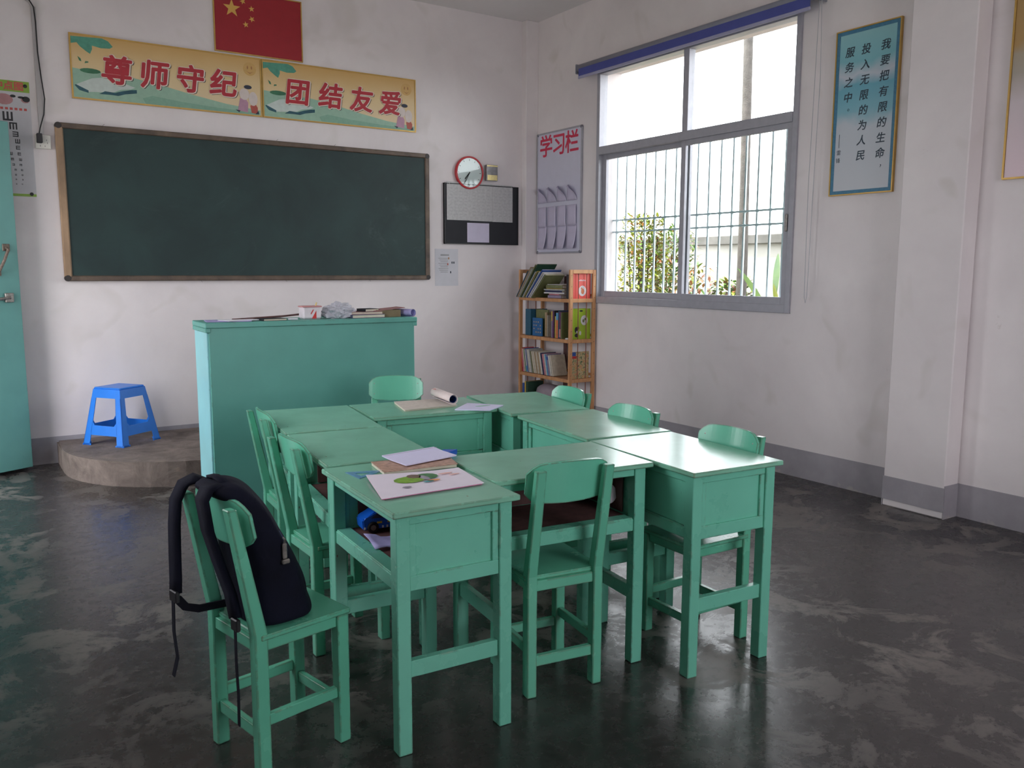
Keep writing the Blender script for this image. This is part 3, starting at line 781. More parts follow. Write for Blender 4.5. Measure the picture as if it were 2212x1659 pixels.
def flatpoly(parent, name, pts, z, mat, th=0.0005):
    return decal(name, parent, [pts], z, mat, th)
t, (cx, cy) = sheet_book('picture_book', [(1.112, 2.565), (1.040, 2.285), (1.400, 2.285), (1.430, 2.505)], 0.007,
    plain('pinkish_white_cover', srgb(232, 224, 236), 0.35, 0.02), 'white picture book with a green leaf drawing and pink page edges, nearest on the desks', 'book',
    edge=plain('pink_pages', srgb(226, 138, 176), 0.7), curl=lambda u, v: 0.006*(1-u)**3*(1-v)+0.012*max(0, u-0.75)*(1-v))
mcol = {'g': plain('leaf_green_print', srgb(120, 164, 50), 0.4, 0.3, 60), 'dg': plain('dark_green_print', srgb(62, 120, 70), 0.4, 0.3, 60), 'br': plain('brown_print', srgb(112, 92, 78), 0.4, 0.3, 60),
        'or': plain('orange_print', srgb(222, 150, 70), 0.4, 0.2, 60), 'te': plain('teal_print', srgb(70, 156, 156), 0.4, 0.2, 60), 'pk': plain('salmon_print', srgb(226, 176, 160), 0.4, 0.1, 60), 'gr': plain('grey_print', srgb(150, 146, 156), 0.5, 0.2, 60)}
for nm, col, pts in (('printed_leaf', 'g', ell(-0.035, 0.030, 0.055, 0.040, 12)), ('printed_leaf', 'dg', ell(0.035, 0.045, 0.038, 0.036, 12)), ('printed_drawing', 'br', ell(-0.005, 0.060, 0.024, 0.026, 9)),
                     ('printed_drawing', 'gr', ell(0.018, 0.028, 0.014, 0.032, 8)), ('printed_drawing', 'te', ell(0.008, -0.022, 0.020, 0.008, 8)), ('printed_drawing', 'or', ell(0.030, -0.016, 0.024, 0.008, 8)),
                     ('printed_drawing', 'pk', ell(0.105, 0.045, 0.028, 0.006, 8)), ('printed_drawing', 'pk', ell(0.125, 0.020, 0.022, 0.005, 8)), ('printed_drawing', 'gr', ell(-0.085, -0.052, 0.016, 0.009, 8))):
    o = flatpoly(t, nm, pts, 0.0074+0.0002*len(nm), mcol[col])
# textbook and notebook behind it
t, _ = sheet_book('textbook', [(1.206, 2.735), (1.180, 2.570), (1.450, 2.545), (1.490, 2.69)], 0.013, plain('brown_printed_cover', srgb(176, 142, 124), 0.4, 0.35, 60),
    'worn textbook with a brown printed cover lying under the folded white notebook', 'book', edge=plain('cream_pages', srgb(212, 204, 186), 0.8))
t, _ = sheet_book('notebook', [(1.262, 2.765), (1.275, 2.595), (1.500, 2.640), (1.492, 2.800)], 0.004, plain('lilac_white_paper', srgb(214, 212, 240), 0.5, 0.02),
    'plain white notebook folded back and lying on the worn textbook', 'notebook', z0=DZ+0.0145, curl=lambda u, v: 0.010*max(0, 0.35-v)+0.002)
flatpoly(t, 'fold_line', [(-0.12, 0.052), (0.118, 0.088), (0.118, 0.091), (-0.12, 0.055)], 0.0085, mcol['gr'])
prop('pen_case_tip', MB().prism([(-0.03, -0.02), (0.035, -0.012), (0.0, 0.03)], 0, 0.018), plain('bright_blue_plastic', srgb(40, 90, 190), 0.4), 'bright blue plastic corner poking out behind the folded notebook', 'pencil case', (1.520, 2.735, DZ), R(20))
# blue set square
mb = MB(); o_ = [(-0.06, -0.045), (0.075, -0.035), (-0.02, 0.055)]; i_ = [(-0.03, -0.028), (0.030, -0.024), (-0.013, 0.020)]
a0 = [mb.bm.verts.new((x, y, 0)) for x, y in o_]; a1 = [mb.bm.verts.new((x, y, 0)) for x, y in i_]; b0 = [mb.bm.verts.new((x, y, 0.002)) for x, y in o_]; b1 = [mb.bm.verts.new((x, y, 0.002)) for x, y in i_]
for k in range(3):
    k2 = (k+1) % 3
    mb.bm.faces.new((a0[k], a0[k2], a1[k2], a1[k])); mb.bm.faces.new((b0[k], b1[k], b1[k2], b0[k2])); mb.bm.faces.new((a0[k], b0[k], b0[k2], a0[k2])); mb.bm.faces.new((a1[k], a1[k2], b1[k2], b1[k]))
prop('set_square', mb, plain('clear_blue_plastic', srgb(120, 176, 214), 0.15, 0.05, alpha=0.55), 'clear blue plastic set square on the near left desk', 'set square', (1.128, 2.640, DZ), R(25))
# open workbook with its cover rolled back
t, (cx, cy) = sheet_book('workbook', [(1.885, 3.970), (1.815, 3.700), (2.110, 3.705), (2.150, 3.930)], 0.010, plain('printed_page', srgb(206, 196, 186), 0.6, 0.10, 50),
    'open workbook with its cover rolled over, lying on the far desk', 'book', edge=plain('cream_pages', srgb(212, 204, 186), 0.8))
mb = MB(); rows = []
for e in (0, 1):
    p = Vector((2.095-cx, 3.715-cy, 0)) if e == 0 else Vector((2.135-cx, 3.990-cy, 0)); row = []
    for k in range(20):
        a = R(-120+17*k); row.append(mb.bm.verts.new(p + Vector((0.026*math.cos(a), 0, 0.036+0.026*math.sin(a)))))
    rows.append(row)
for k in range(19): mb.bm.faces.new((rows[0][k], rows[0][k+1], rows[1][k+1], rows[1][k]))
ro = mb.build('rolled_cover', plain('rolled_white_cover', srgb(224, 210, 206), 0.5), t, smooth=True)
md = ro.modifiers.new('s', 'SOLIDIFY'); md.thickness = 0.002
mb = MB().tube([(2.096-cx, 3.722-cy, 0.036), (2.134-cx, 3.98-cy, 0.036)], 0.018, 14, cap=False); mb.build('roll_lining', plain('blue_lining', srgb(36, 72, 140), 0.5), t, smooth=True, label='blue inside of the rolled cover')
MB().prism([(0.105, 0.12), (0.125, 0.12), (0.12, 0.10)], 0.0615, 0.0622).build('red_mark', plain('red_print', srgb(206, 52, 52), 0.5), t)
t, _ = sheet_book('notebook', [(2.200, 3.755), (2.045, 3.615), (2.180, 3.505), (2.320, 3.600)], 0.005, plain('lilac_white_paper', srgb(214, 212, 240), 0.5, 0.02),
    'thin white notebook with faint green print at the far right of the ring', 'notebook')
flatpoly(t, 'green_print', ell(0.03, 0.01, 0.045, 0.012, 10, 0.3), 0.0052, plain('pale_green_print', srgb(150, 196, 176), 0.5))

# toy car in the near left desk, paper hanging out
def toy_car():
    t = empty('toy_car', 'blue toy racing car parked inside the near left desk compartment', 'toy car', (1.215, 2.655, 0.5512), R(-6))
    Mb = plain('car_blue', srgb(24, 96, 206), 0.25, 0.05)
    mb = MB(); prof = [(-0.085, 0.012), (0.085, 0.012), (0.088, 0.032), (0.055, 0.045), (0.030, 0.050), (0.005, 0.072), (-0.040, 0.074), (-0.075, 0.055), (-0.088, 0.048)]
    a = [mb.bm.verts.new((x, -0.036, z)) for x, z in prof]; b = [mb.bm.verts.new((x, 0.036, z)) for x, z in prof]
    mb.bm.faces.new(a); mb.bm.faces.new(b[::-1]); n = len(prof)
    for k in range(n): mb.bm.faces.new((a[k], b[k], b[(k+1) % n], a[(k+1) % n]))
    bmesh.ops.bevel(mb.bm, geom=[e for e in mb.bm.edges], offset=0.004, segments=2, affect='EDGES')
    mb.build('car_body', Mb, t)
    MB().prism([(0.022, 0.049), (0.003, 0.066), (-0.035, 0.068), (-0.058, 0.052)], -0.0375, 0.0375).build('windows', plain('dark_glass', srgb(20, 26, 40), 0.15), t).matrix_local = Matrix.Rotation(PI/2, 4, 'X')
    for x in (-0.052, 0.052):
        for s in (-1, 1):
            wl = MB().lathe([(0, -0.008), (0.016, -0.008), (0.020, -0.005), (0.020, 0.005), (0.016, 0.008), (0, 0.008)], 18, m=Matrix.Translation((x, s*0.036, 0.0205)) @ Matrix.Rotation(PI/2, 4, 'X')).build('wheel', M_blackp, t)
            MB().lathe([(0, 0.0085), (0.010, 0.0085), (0.010, -0.0085), (0, -0.0085)], 8, m=Matrix.Translation((x, s*0.036, 0.0205)) @ Matrix.Rotation(PI/2, 4, 'X')).build('hub', M_steel, wl)
    ch = MB()
    for k in range(11):
        if k in (2, 3, 7, 8): continue
        for s in (-1, 1): ch.box((-0.08+0.016*k, s*0.0365, 0.019), (0.006, 0.002, 0.008))
    ch.build('checker_trim', M_white, t)
    y_ = MB()
    for x in (-0.028, 0.010, 0.072):
        for s in (-1, 1): y_.box((x, s*0.0365, 0.035), (0.018, 0.002, 0.007))
    y_.build('yellow_stripe', plain('yellow_print', srgb(222, 186, 40), 0.4), t)
toy_car()
mb = MB(); G = []
for i in range(7):
    row = []
    for j in range(9):
        u, v = i/6, j/8
        row.append(mb.bm.verts.new((1.085+0.15*v, 2.44+0.09*u-0.03*v, 0.5595+0.028*(1-v)**2*u+0.006*math.sin(8*v+3*u)**2)))
    G.append(row)
for i in range(6):
    for j in range(8): mb.bm.faces.new((G[i][j], G[i+1][j], G[i+1][j+1], G[i][j+1]))
o = mb.build('crumpled_paper', plain('lilac_paper', srgb(176, 172, 222), 0.6), smooth=True); md = o.modifiers.new('s', 'SOLIDIFY'); md.thickness = 0.002
tag(o, 'crumpled lilac paper curling out of the near left desk compartment', 'paper')
# white disc in the near desk's compartment
t = empty('round_disc', 'small round white disc standing inside the near side desk compartment', 'disc', (2.012, 2.395, 0.556), R(-6))
MB().lathe([(0, -0.004), (0.036, -0.004), (0.038, 0), (0.036, 0.004), (0, 0.004)], 28, m=Matrix.Translation((0, 0, 0.062)) @ Matrix.Rotation(R(80), 4, 'X')).build('disc', M_white, t)
MB().lathe([(0, -0.006), (0.005, -0.006), (0.005, 0.006), (0, 0.006)], 10, m=Matrix.Translation((0, 0, 0.062)) @ Matrix.Rotation(R(80), 4, 'X')).build('hub', mcol['gr'], t)
MB().box((0, 0.003, 0.013), (0.010, 0.008, 0.026)).build('stand', M_blackp, t)

# ------------------------------------------------------------------ blackboard
def blackboard():
    x0, x1, z0, z1 = 0.722, 3.752, 1.355, 2.492
    cx, cz = (x0+x1)/2, (z0+z1)/2; W, H = x1-x0, z1-z0
    t = empty('blackboard', 'long dark green blackboard in a brown wooden frame', 'blackboard', m=front(cx, cz))
    MB().box((0, 0, 0.012), (W-0.06, H-0.04, 0.024)).build('writing_surface', M_board, t)
    Mf = wood_mat('dusty_brown_frame', srgb(72, 60, 52), srgb(112, 94, 78), (8, 8, 8))
    Ml = wood_mat('bare_frame_edge', srgb(132, 108, 84), srgb(172, 142, 112), (8, 3, 8))
    MB().box((0, H/2-0.020, 0.019), (W-0.02, 0.040, 0.038), bev=0.006).build('top_frame', Mf, t)
    MB().box((0, -H/2+0.020, 0.019), (W-0.02, 0.040, 0.038), bev=0.006).build('bottom_frame', Mf, t)
    MB().box((-W/2+0.026, 0, 0.019), (0.052, H-0.05, 0.038), bev=0.008).build('side_frame', Ml, t, label='bare tan side of the frame')
    MB().box((W/2-0.022, 0, 0.019), (0.044, H-0.05, 0.038), bev=0.008).build('side_frame', Mf, t)
    for sx in (-1, 1):
        for sy in (-1, 1): MB().lathe([(0, 0.040), (0.020, 0.040), (0.024, 0.034), (0.024, 0), (0, 0)], 16, (sx*(W/2-0.022), sy*(H/2-0.022), 0)).build('corner_cap', plain('dark_corner', srgb(46, 40, 38), 0.5), t)
    mb = MB()
    for k, x in enumerate((-1.2, -0.55, 0.1, 0.14, 0.6, 0.9)): mb.tube([(x, (-1)**k*(H/2-0.0), 0.038), (x+0.012, (-1)**k*(H/2-0.0)+0.012*(-1)**k, 0.042)], 0.0015, 5)
    mb.build('nail_ends', M_steel, t)
blackboard()

# slogans above the board
M_gold = plain('gold_trim', srgb(196, 158, 84), 0.35, 0.1, metal=0.4)
def grad(name, stops, axis='Y', lo=0, hi=1, rough=0.4):
    m, nt, b = base_mat(name)
    tc = N(nt, 'ShaderNodeTexCoord'); sx = N(nt, 'ShaderNodeSeparateXYZ'); nt.links.new(tc.outputs['Object'], sx.inputs[0])
    mr = N(nt, 'ShaderNodeMapRange'); nt.links.new(sx.outputs[axis], mr.inputs[0]); mr.inputs[1].default_value = lo; mr.inputs[2].default_value = hi
    n = noise_node(nt, 5, 3); ad = N(nt, 'ShaderNodeMath', operation='MULTIPLY_ADD'); nt.links.new(n.outputs[0], ad.inputs[0]); ad.inputs[1].default_value = 0.14
    sb = N(nt, 'ShaderNodeMath', operation='SUBTRACT'); nt.links.new(mr.outputs[0], sb.inputs[0]); sb.inputs[1].default_value = 0.07
    nt.links.new(sb.outputs[0], ad.inputs[2])
    r = ramp(nt, ad.outputs[0], stops); nt.links.new(r.outputs[0], b.inputs['Base Color']); b.inputs['Roughness'].default_value = rough
    return m
M_ban = grad('cream_to_gold_print', [(0.0, srgb(226, 206, 172)), (0.55, srgb(222, 196, 148)), (1.0, srgb(206, 164, 96))], 'Y', -0.23, 0.23)
M_red = plain('red_lettering', srgb(176, 40, 52), 0.45, 0.08, 30)
M_letw = plain('letter_outline_white', srgb(226, 214, 200), 0.5, 0.02); M_letk = plain('letter_shadow_black', srgb(30, 24, 24), 0.5, 0.02)
pr = {k: plain('print_'+k, c, 0.45, v, 30) for k, c, v in (('mint', srgb(150, 186, 164), 0.06), ('sage', srgb(128, 170, 148), 0.08), ('jade', srgb(80, 150, 128), 0.15), ('leafy', srgb(58, 116, 84), 0.15), ('sea', srgb(34, 84, 96), 0.2),
      ('page', srgb(196, 208, 202), 0.06), ('sun', srgb(206, 166, 100), 0.05), ('tan', srgb(172, 122, 74), 0.1), ('ink', srgb(40, 48, 66), 0.1), ('skin', srgb(214, 202, 196), 0.04), ('mauve', srgb(180, 138, 160), 0.08), ('rust', srgb(176, 84, 70), 0.1))}
def banner(cx, chars, offs, label):
    W, H = 1.388, 0.458
    t = empty('slogan_banner', label, 'banner', m=front(cx, 2.902, 0.003))
    MB().box((0, 0, 0.005), (W-0.004, H-0.004, 0.010)).build('board', M_ban, t)
    f = MB()
    for s in (-1, 1): f.box((0, s*(H/2-0.005), 0.007), (W, 0.010, 0.014)); f.box((s*(W/2-0.005), 0, 0.007), (0.010, H-0.02, 0.014))
    f.build('gilt_edge', M_gold, t)
    z = 0.0102
    L = lambda pts: [(x-W/2, y-H/2) for x, y in pts]
    decal('printed_hill', t, [L([(0.012, 0.012), (1.37, 0.012), (1.37, 0.05), (1.1, 0.075), (0.85, 0.115), (0.62, 0.16), (0.42, 0.19), (0.2, 0.20), (0.012, 0.215)])], z, pr['mint'])
    decal('printed_hill', t, [L([(0.5, 0.012), (1.36, 0.012), (1.36, 0.03), (1.0, 0.04), (0.75, 0.055), (0.55, 0.075), (0.48, 0.05)])], z+0.0006, pr['sage'])
    decal('printed_leaf', t, [L([(0.012, 0.435), (0.012, 0.385), (0.05, 0.395), (0.07, 0.37), (0.11, 0.34), (0.135, 0.325), (0.15, 0.36), (0.15, 0.385), (0.21, 0.375), (0.27, 0.38), (0.29, 0.395), (0.26, 0.43), (0.22, 0.445)])], z, pr['jade'])
    decal('printed_leaf', t, [L(ell(0.13, 0.205, 0.07, 0.018, 14)), L([(0.05, 0.30), (0.06, 0.27), (0.075, 0.265), (0.07, 0.285)]), L([(0.095, 0.255), (0.12, 0.262), (0.12, 0.27), (0.10, 0.27)])], z+0.0012, pr['leafy'])
    decal('printed_book', t, [L([(0.03, 0.10), (0.14, 0.155), (0.20, 0.165), (0.33, 0.15), (0.43, 0.12), (0.40, 0.105), (0.33, 0.095), (0.28, 0.07), (0.17, 0.06), (0.10, 0.055)])], z+0.0012, pr['page'])
    decal('printed_book_cover', t, [L([(0.02, 0.095), (0.03, 0.10), (0.11, 0.065), (0.11, 0.048), (0.05, 0.062)]), L([(0.18, 0.048), (0.26, 0.05), (0.31, 0.048), (0.36, 0.065), (0.44, 0.08), (0.44, 0.105), (0.40, 0.100), (0.34, 0.085), (0.29, 0.068), (0.22, 0.072)])], z+0.0018, pr['sea'])
    decal('printed_sun', t, [L(ell(1.295, 0.365, 0.052, 0.052, 20))], z, pr['sun'])
    decal('printed_smile', t, [L(ell(1.278, 0.375, 0.006, 0.014, 8)), L(ell(1.310, 0.375, 0.006, 0.014, 8)), L([(1.27, 0.345), (1.295, 0.328), (1.325, 0.345), (1.297, 0.336)])], z+0.0006, pr['tan'])
    # two small printed children
    decal('printed_child_clothes', t, [L([(1.19, 0.035), (1.27, 0.025), (1.275, 0.10), (1.25, 0.14), (1.21, 0.13)])], z+0.0012, pr['mauve'])
    decal('printed_child_clothes', t, [L([(1.30, 0.025), (1.35, 0.02), (1.35, 0.07), (1.33, 0.10), (1.29, 0.08)])], z+0.0012, pr['rust'])
    decal('printed_child_face', t, [L(ell(1.245, 0.165, 0.040, 0.045, 14)), L(ell(1.315, 0.135, 0.036, 0.055, 14))], z+0.0018, pr['skin'])
    decal('printed_child_hair', t, [L(ell(1.275, 0.222, 0.032, 0.016, 12, -0.3))], z+0.0024, pr['ink'])
    for q in ([(1.17, 0.04), (1.20, 0.02), (1.21, 0.035)], [(1.33, 0.018), (1.36, 0.02), (1.355, 0.045)]): decal('printed_shoe', t, [L(q)], z+0.0024, pr['ink'])
    for ch, ox, oy in zip(chars, offs, (0.0, 0.0, 0.0, 0.0)):
        x = ox-cx; y = -0.014+oy
        text('letter_shadow', t, ch, 0.215, M_letk, (x+0.009, y-0.006, z+0.003), bold=0.009, shear=0.12)
        text('letter_outline', t, ch, 0.215, M_letw, (x+0.002, y-0.001, z+0.0038), bold=0.0125, shear=0.12)
        text('letter', t, ch, 0.215, M_red, (x-0.001, y, z+0.0046), bold=0.0062, shear=0.12)
banner(1.544, '尊师守纪', (1.152, 1.411, 1.674, 1.927), 'cream and gold slogan banner, left of the two above the blackboard')
banner(2.936, '团结友爱', (2.53, 2.817, 3.10, 3.372), 'cream and gold slogan banner, right of the two, partly below the flag')

def flag():
    W, H = 0.705, 0.475
    t = empty('wall_flag', 'red flag with five yellow stars in a thin gilt frame', 'flag', m=front(2.235, 3.385))
    MB().box((0, 0, 0.005), (W, H, 0.010)).build('red_field', plain('flag_red', srgb(158, 26, 38), 0.5, 0.05), t)
    f = MB()
    for s in (-1, 1): f.box((0, s*(H/2-0.002), 0.007), (W+0.008, 0.008, 0.014)); f.box((s*(W/2), 0, 0.007), (0.009, H-0.008, 0.014))
    f.build('gilt_frame', M_gold, t)
    def star(cx, cy, r, a0):
        pts = []
        for k in range(10):
            rr = r if k % 2 == 0 else r*0.40
            a = a0+PI/2+k*PI/5; pts.append((cx+rr*math.cos(a), cy+rr*math.sin(a)))
        return pts
    Ms = plain('star_yellow', srgb(222, 176, 88), 0.5, 0.04)
    decal('star', t, [star(-0.212, 0.100, 0.070, 0)], 0.0102, Ms)
    for x, y, a in ((-0.124, 0.165, 0.4), (-0.056, 0.118, 0.1), (-0.056, 0.040, 0.5), (-0.106, -0.008, 0.2)): decal('star', t, [star(x, y, 0.025, a)], 0.0102, Ms)
flag()

# clock, timetable board and its surroundings
def clock():
    t = empty('wall_clock', 'round red rimmed wall clock above the black notice board', 'clock', m=front(4.182, 2.353, 0.0))
    r = 0.152
    MB().lathe([(0, 0), (r-0.01, 0), (r, 0.010), (r, 0.034), (r-0.008, 0.040), (r-0.016, 0.036), (r-0.016, 0.026)], 48).build('rim', plain('clock_red', srgb(190, 48, 56), 0.3, 0.04), t, smooth=True)
    MB().lathe([(0, 0.0245), (r-0.016, 0.0245), (r-0.016, 0.02), (0, 0.02)], 40).build('dial', plain('clock_dial', srgb(232, 236, 238), 0.4, 0.02), t)
    mb = MB()
    for k in range(12):
        a = k*PI/6; mb.box((0, 0, 0), (0.005, 0.016, 0.001), m=Matrix.Rotation(a, 4, 'Z') @ Matrix.Translation((0, 0.118, 0.0255)))
    mb.build('hour_marks', M_blackp, t)
    MB().box((0, 0.035, 0.028), (0.009, 0.085, 0.0015), m=Matrix.Rotation(R(-150-70), 4, 'Z')).build('hour_hand', M_blackp, t)
    MB().box((0, 0.050, 0.030), (0.006, 0.112, 0.0015), m=Matrix.Rotation(R(-209), 4, 'Z') ).build('minute_hand', M_blackp, t)
    MB().lathe([(0, 0.0375), (r-0.017, 0.0365), (r-0.017, 0.0355), (0, 0.0355)], 40).build('cover_glass', M_glass, t)
clock()
def notice_board():
    W, H = 0.828, 0.560
    t = empty('notice_board', 'black notice board pinned with class timetables under the clock', 'notice board', m=front(4.325, 1.968))
    MB().box((0, 0, 0.010), (W, H, 0.020), bev=0.003).build('backing', plain('black_felt', srgb(34, 36, 42), 0.7, 0.1), t)
    f = MB()
    for s in (-1, 1): f.box((s*(W/2-0.004), 0, 0.013), (0.008, H, 0.026)); f.box((0, s*(H/2-0.004), 0.013), (W, 0.008, 0.026))
    f.build('frame', M_blackp, t)
    Mp = plain('grey_printed_paper', srgb(192, 192, 192), 0.7, 0.10, 45)
    tb = None
    for k, (x, wd) in enumerate(((-0.262, 0.25), (-0.012, 0.25), (0.230, 0.232))):
        o = MB().box((x, 0.118-0.002*k, 0.0215+0.0005*k), (wd, 0.352, 0.001)).build('timetable', Mp, t)
        l = MB()
        for i in range(9):
            for j in range(4): l.box((x-0.08+0.053*j, 0.235-0.030*i, 0.0225+0.0005*k), (0.020+0.018*((i*5+j*3) % 4)/3, 0.0035, 0.0004))
        l.build('print_lines', plain('faint_grey_print', srgb(172, 172, 175), 0.7, 0.1, 50), o)['kind'] = 'stuff'
    MB().box((-0.045, -0.170, 0.0215), (0.245, 0.182, 0.001)).build('lower_sheet', plain('lilac_sheet', srgb(206, 200, 222), 0.6, 0.04), t, label='small lilac sheet')
    for x in (-0.36, 0.33): MB().lathe([(0, 0.028), (0.006, 0.026), (0.006, 0.021), (0, 0.021)], 8, (x, 0.275, 0)).build('pin', M_steel, t)
notice_board()
# small foil bracket beside the clock
t = empty('foil_card', 'small silvery card holder on the wall right of the clock', 'card holder', m=front(4.425, 2.365))
MB().box((0, 0, 0.022), (0.125, 0.150, 0.044), bev=0.004).build('case', plain('smoky_foil', srgb(150, 150, 152), 0.18, 0.25, 30, metal=0.7), t)
MB().box((0.0, -0.045, 0.0448), (0.11, 0.05, 0.001)).build('glint_panel', plain('gold_foil', srgb(232, 214, 150), 0.25, 0.15, 60, metal=0.5), t)
MB().box((0.0, 0.064, 0.0448), (0.12, 0.012, 0.001)).build('glint_panel', plain('gold_foil', srgb(232, 214, 150), 0.25), t)
# notice paper stuck below
t = empty('notice_sheet', 'pale printed notice taped to the wall right of the blackboard', 'notice', m=front(3.943, 1.468))
MB().box((0, 0, 0.001), (0.248, 0.345, 0.002)).build('sheet', plain('notice_paper', srgb(204, 204, 210), 0.6, 0.03), t)
mb = MB(); mb.box((-0.02, 0.115, 0.0022), (0.09, 0.016, 0.0006))
for k in range(9): mb.box((-0.035+0.004*(k % 3), 0.085-0.016*k, 0.0022), (0.105-0.012*(k % 3), 0.006, 0.0006))
mb.build('print_lines', plain('faint_print', srgb(160, 160, 164), 0.7), t)['kind'] = 'stuff'
for x, y, m_ in ((0.022, 0.085, pr['tan']), (0.012, 0.03, pr['rust']), (0.058, 0.045, pr['ink']), (0.078, 0.045, pr['ink']), (0.042, -0.045, pr['ink'])): decal('printed_figure', t, [ell(x, y, 0.007, 0.012, 8)], 0.0022, m_)

# study board on the window wall
def study_board():
    y0, y1, z0, z1 = 6.308, 7.018, 1.605, 2.757
    W, H = y1-y0, z1-z0
    t = empty('study_board', 'white study corner board with red heading and curling papers above the bookshelf', 'notice board', m=right((y0+y1)/2, (z0+z1)/2))
    MB().box((0, 0, 0.008), (W-0.01, H-0.01, 0.016)).build('panel', plain('board_white', srgb(206, 206, 222), 0.35, 0.02), t)
    f = MB()
    for s in (-1, 1): f.box((s*(W/2-0.008), 0, 0.010), (0.016, H-0.03, 0.020), bev=0.003); f.box((0, s*(H/2-0.008), 0.010), (W-0.03, 0.016, 0.020), bev=0.003)
    f.build('frame', M_alu, t)
    for sx in (-1, 1):
        for sy in (-1, 1): MB().box((sx*(W/2-0.014), sy*(H/2-0.014), 0.011), (0.030, 0.030, 0.024), bev=0.008).build('corner_cap', plain('grey_plastic', srgb(112, 112, 120), 0.5), t)
    for ch, x in zip('学习栏', (-0.205, 0.0, 0.205)): text('letter', t, ch, 0.215, plain('heading_red', srgb(206, 48, 82), 0.5, 0.04), (x, H/2-0.145, 0.0175), bold=0.004)
    Mp = plain('pinned_paper', srgb(196, 190, 212), 0.6, 0.04)
    rr = random.Random(3)
    for row in range(3):
        for k in range(4):
            x = -W/2+0.085+0.17*k*0.93+0.015; zt = (0.06, -0.13, -0.30)[row]; hh = (0.15, 0.19, 0.235)[row]
            mb = MB(); G = []; ww = 0.145
            for i in range(7):
                rw = []
                for j in range(7):
                    u, v = i/6, j/6
                    if row == 0: b = 0.006+0.045*(1-v)**2*u + (0.05*max(0, u+(1-v)-1.2))      # top corners curl off
                    elif row == 1: b = 0.004+0.018*math.sin(PI*u)*0.6+0.03*max(0, u-0.7)
                    else: b = 0.004+0.050*v*v*(0.3+0.7*u)
                    px = x-ww/2+ww*u - (0.05*(1-v)**2 if row == 0 else 0)*u; py = zt-hh*v - (0.03*(1-v)**2*u if row == 0 else 0)
                    rw.append(mb.bm.verts.new((px+0.012*(v if row == 2 else 0), py, 0.017+b)))
                G.append(rw)
            for i in range(6):
                for j in range(6): mb.bm.faces.new((G[i][j], G[i+1][j], G[i+1][j+1], G[i][j+1]))
            o = mb.build('pinned_sheet', Mp, t, smooth=True); md = o.modifiers.new('s', 'SOLIDIFY'); md.thickness = 0.0012
study_board()

# framed quotation right of the window
def quote_poster(yc, zc, W, H):
    t = empty('framed_calligraphy', 'tall framed blue calligraphy print right of the window', 'picture', m=right(yc, zc))
    M1 = grad('misty_blue_print', [(0.0, srgb(198, 202, 208)), (0.42, srgb(196, 204, 212)), (0.50, srgb(132, 186, 200)), (0.66, srgb(112, 176, 194)), (0.72, srgb(196, 204, 214)), (0.80, srgb(128, 188, 198)), (1.0, srgb(150, 200, 204))], 'Y', -H/2, H/2, 0.3)
    MB().box((0, 0, 0.008), (W-0.01, H-0.01, 0.016)).build('print', M1, t)
    Mb2 = plain('blue_border', srgb(64, 122, 152), 0.45, 0.15, 80)
    f = MB(); b = 0.022
    for s in (-1, 1): f.box((0, s*(H/2-0.008-b/2), 0.0172), (W-0.016, b, 0.002)); f.box((s*(W/2-0.008-b/2), 0, 0.0172), (b, H-0.06, 0.002))
    f.build('blue_border', Mb2, t)
    f = MB()
    for s in (-1, 1): f.box((0, s*(H/2-0.004), 0.011), (W, 0.008, 0.022)); f.box((s*(W/2-0.004), 0, 0.011), (0.008, H-0.016, 0.022))
    f.build('gold_frame', M_gold, t)
    ink = plain('brush_ink', srgb(44, 62, 76), 0.5, 0.05)
    cols = (('我要把有限的生命', 0.125, 0.372, 0.093), ('投入无限的为人民', -0.010, 0.372, 0.093), ('服务之中', -0.125, 0.372, 0.093))
    for s_, x, ytop, st in cols:
        for k, ch in enumerate(s_): text('letter', t, ch, 0.066, ink, (x-0.004*k*0, ytop-st*k, 0.0168), bold=0.001, shear=0.15, th=0.0003)
    text('letter', t, '，', 0.05, ink, (0.15, 0.372-0.093*8+0.03, 0.0168), shear=0.1, th=0.0003)
    text('letter', t, '。', 0.05, ink, (-0.10, 0.372-0.093*4+0.03, 0.0168), shear=0.1, th=0.0003)
    MB().box((-0.170, -0.170, 0.0170), (0.003, 0.085, 0.0006)).build('dash', ink, t)
    text('letter', t, '雷', 0.034, ink, (-0.170, -0.245, 0.0168), th=0.0003); text('letter', t, '锋', 0.034, ink, (-0.172, -0.295, 0.0168), th=0.0003)
quote_poster(3.422, 2.453, 0.456, 1.036)
t = empty('framed_print', 'gilt framed print fading from yellow to pink at the right edge of view', 'picture', m=right(2.29, 2.47))
MB().box((0, 0, 0.008), (0.47, 1.03, 0.016)).build('print', grad('yellow_to_pink_print', [(0.0, srgb(222, 200, 208)), (0.38, srgb(208, 196, 200)), (0.55, srgb(172, 164, 152)), (0.66, srgb(172, 160, 140)), (0.7, srgb(176, 142, 90)), (1.0, srgb(176, 142, 90))], 'Y', -0.51, 0.51), t)
f = MB()
for s in (-1, 1): f.box((0, s*0.515, 0.011), (0.49, 0.010, 0.022)); f.box((s*0.241, 0, 0.011), (0.010, 1.02, 0.022))
f.build('gilt_frame', M_gold, t)

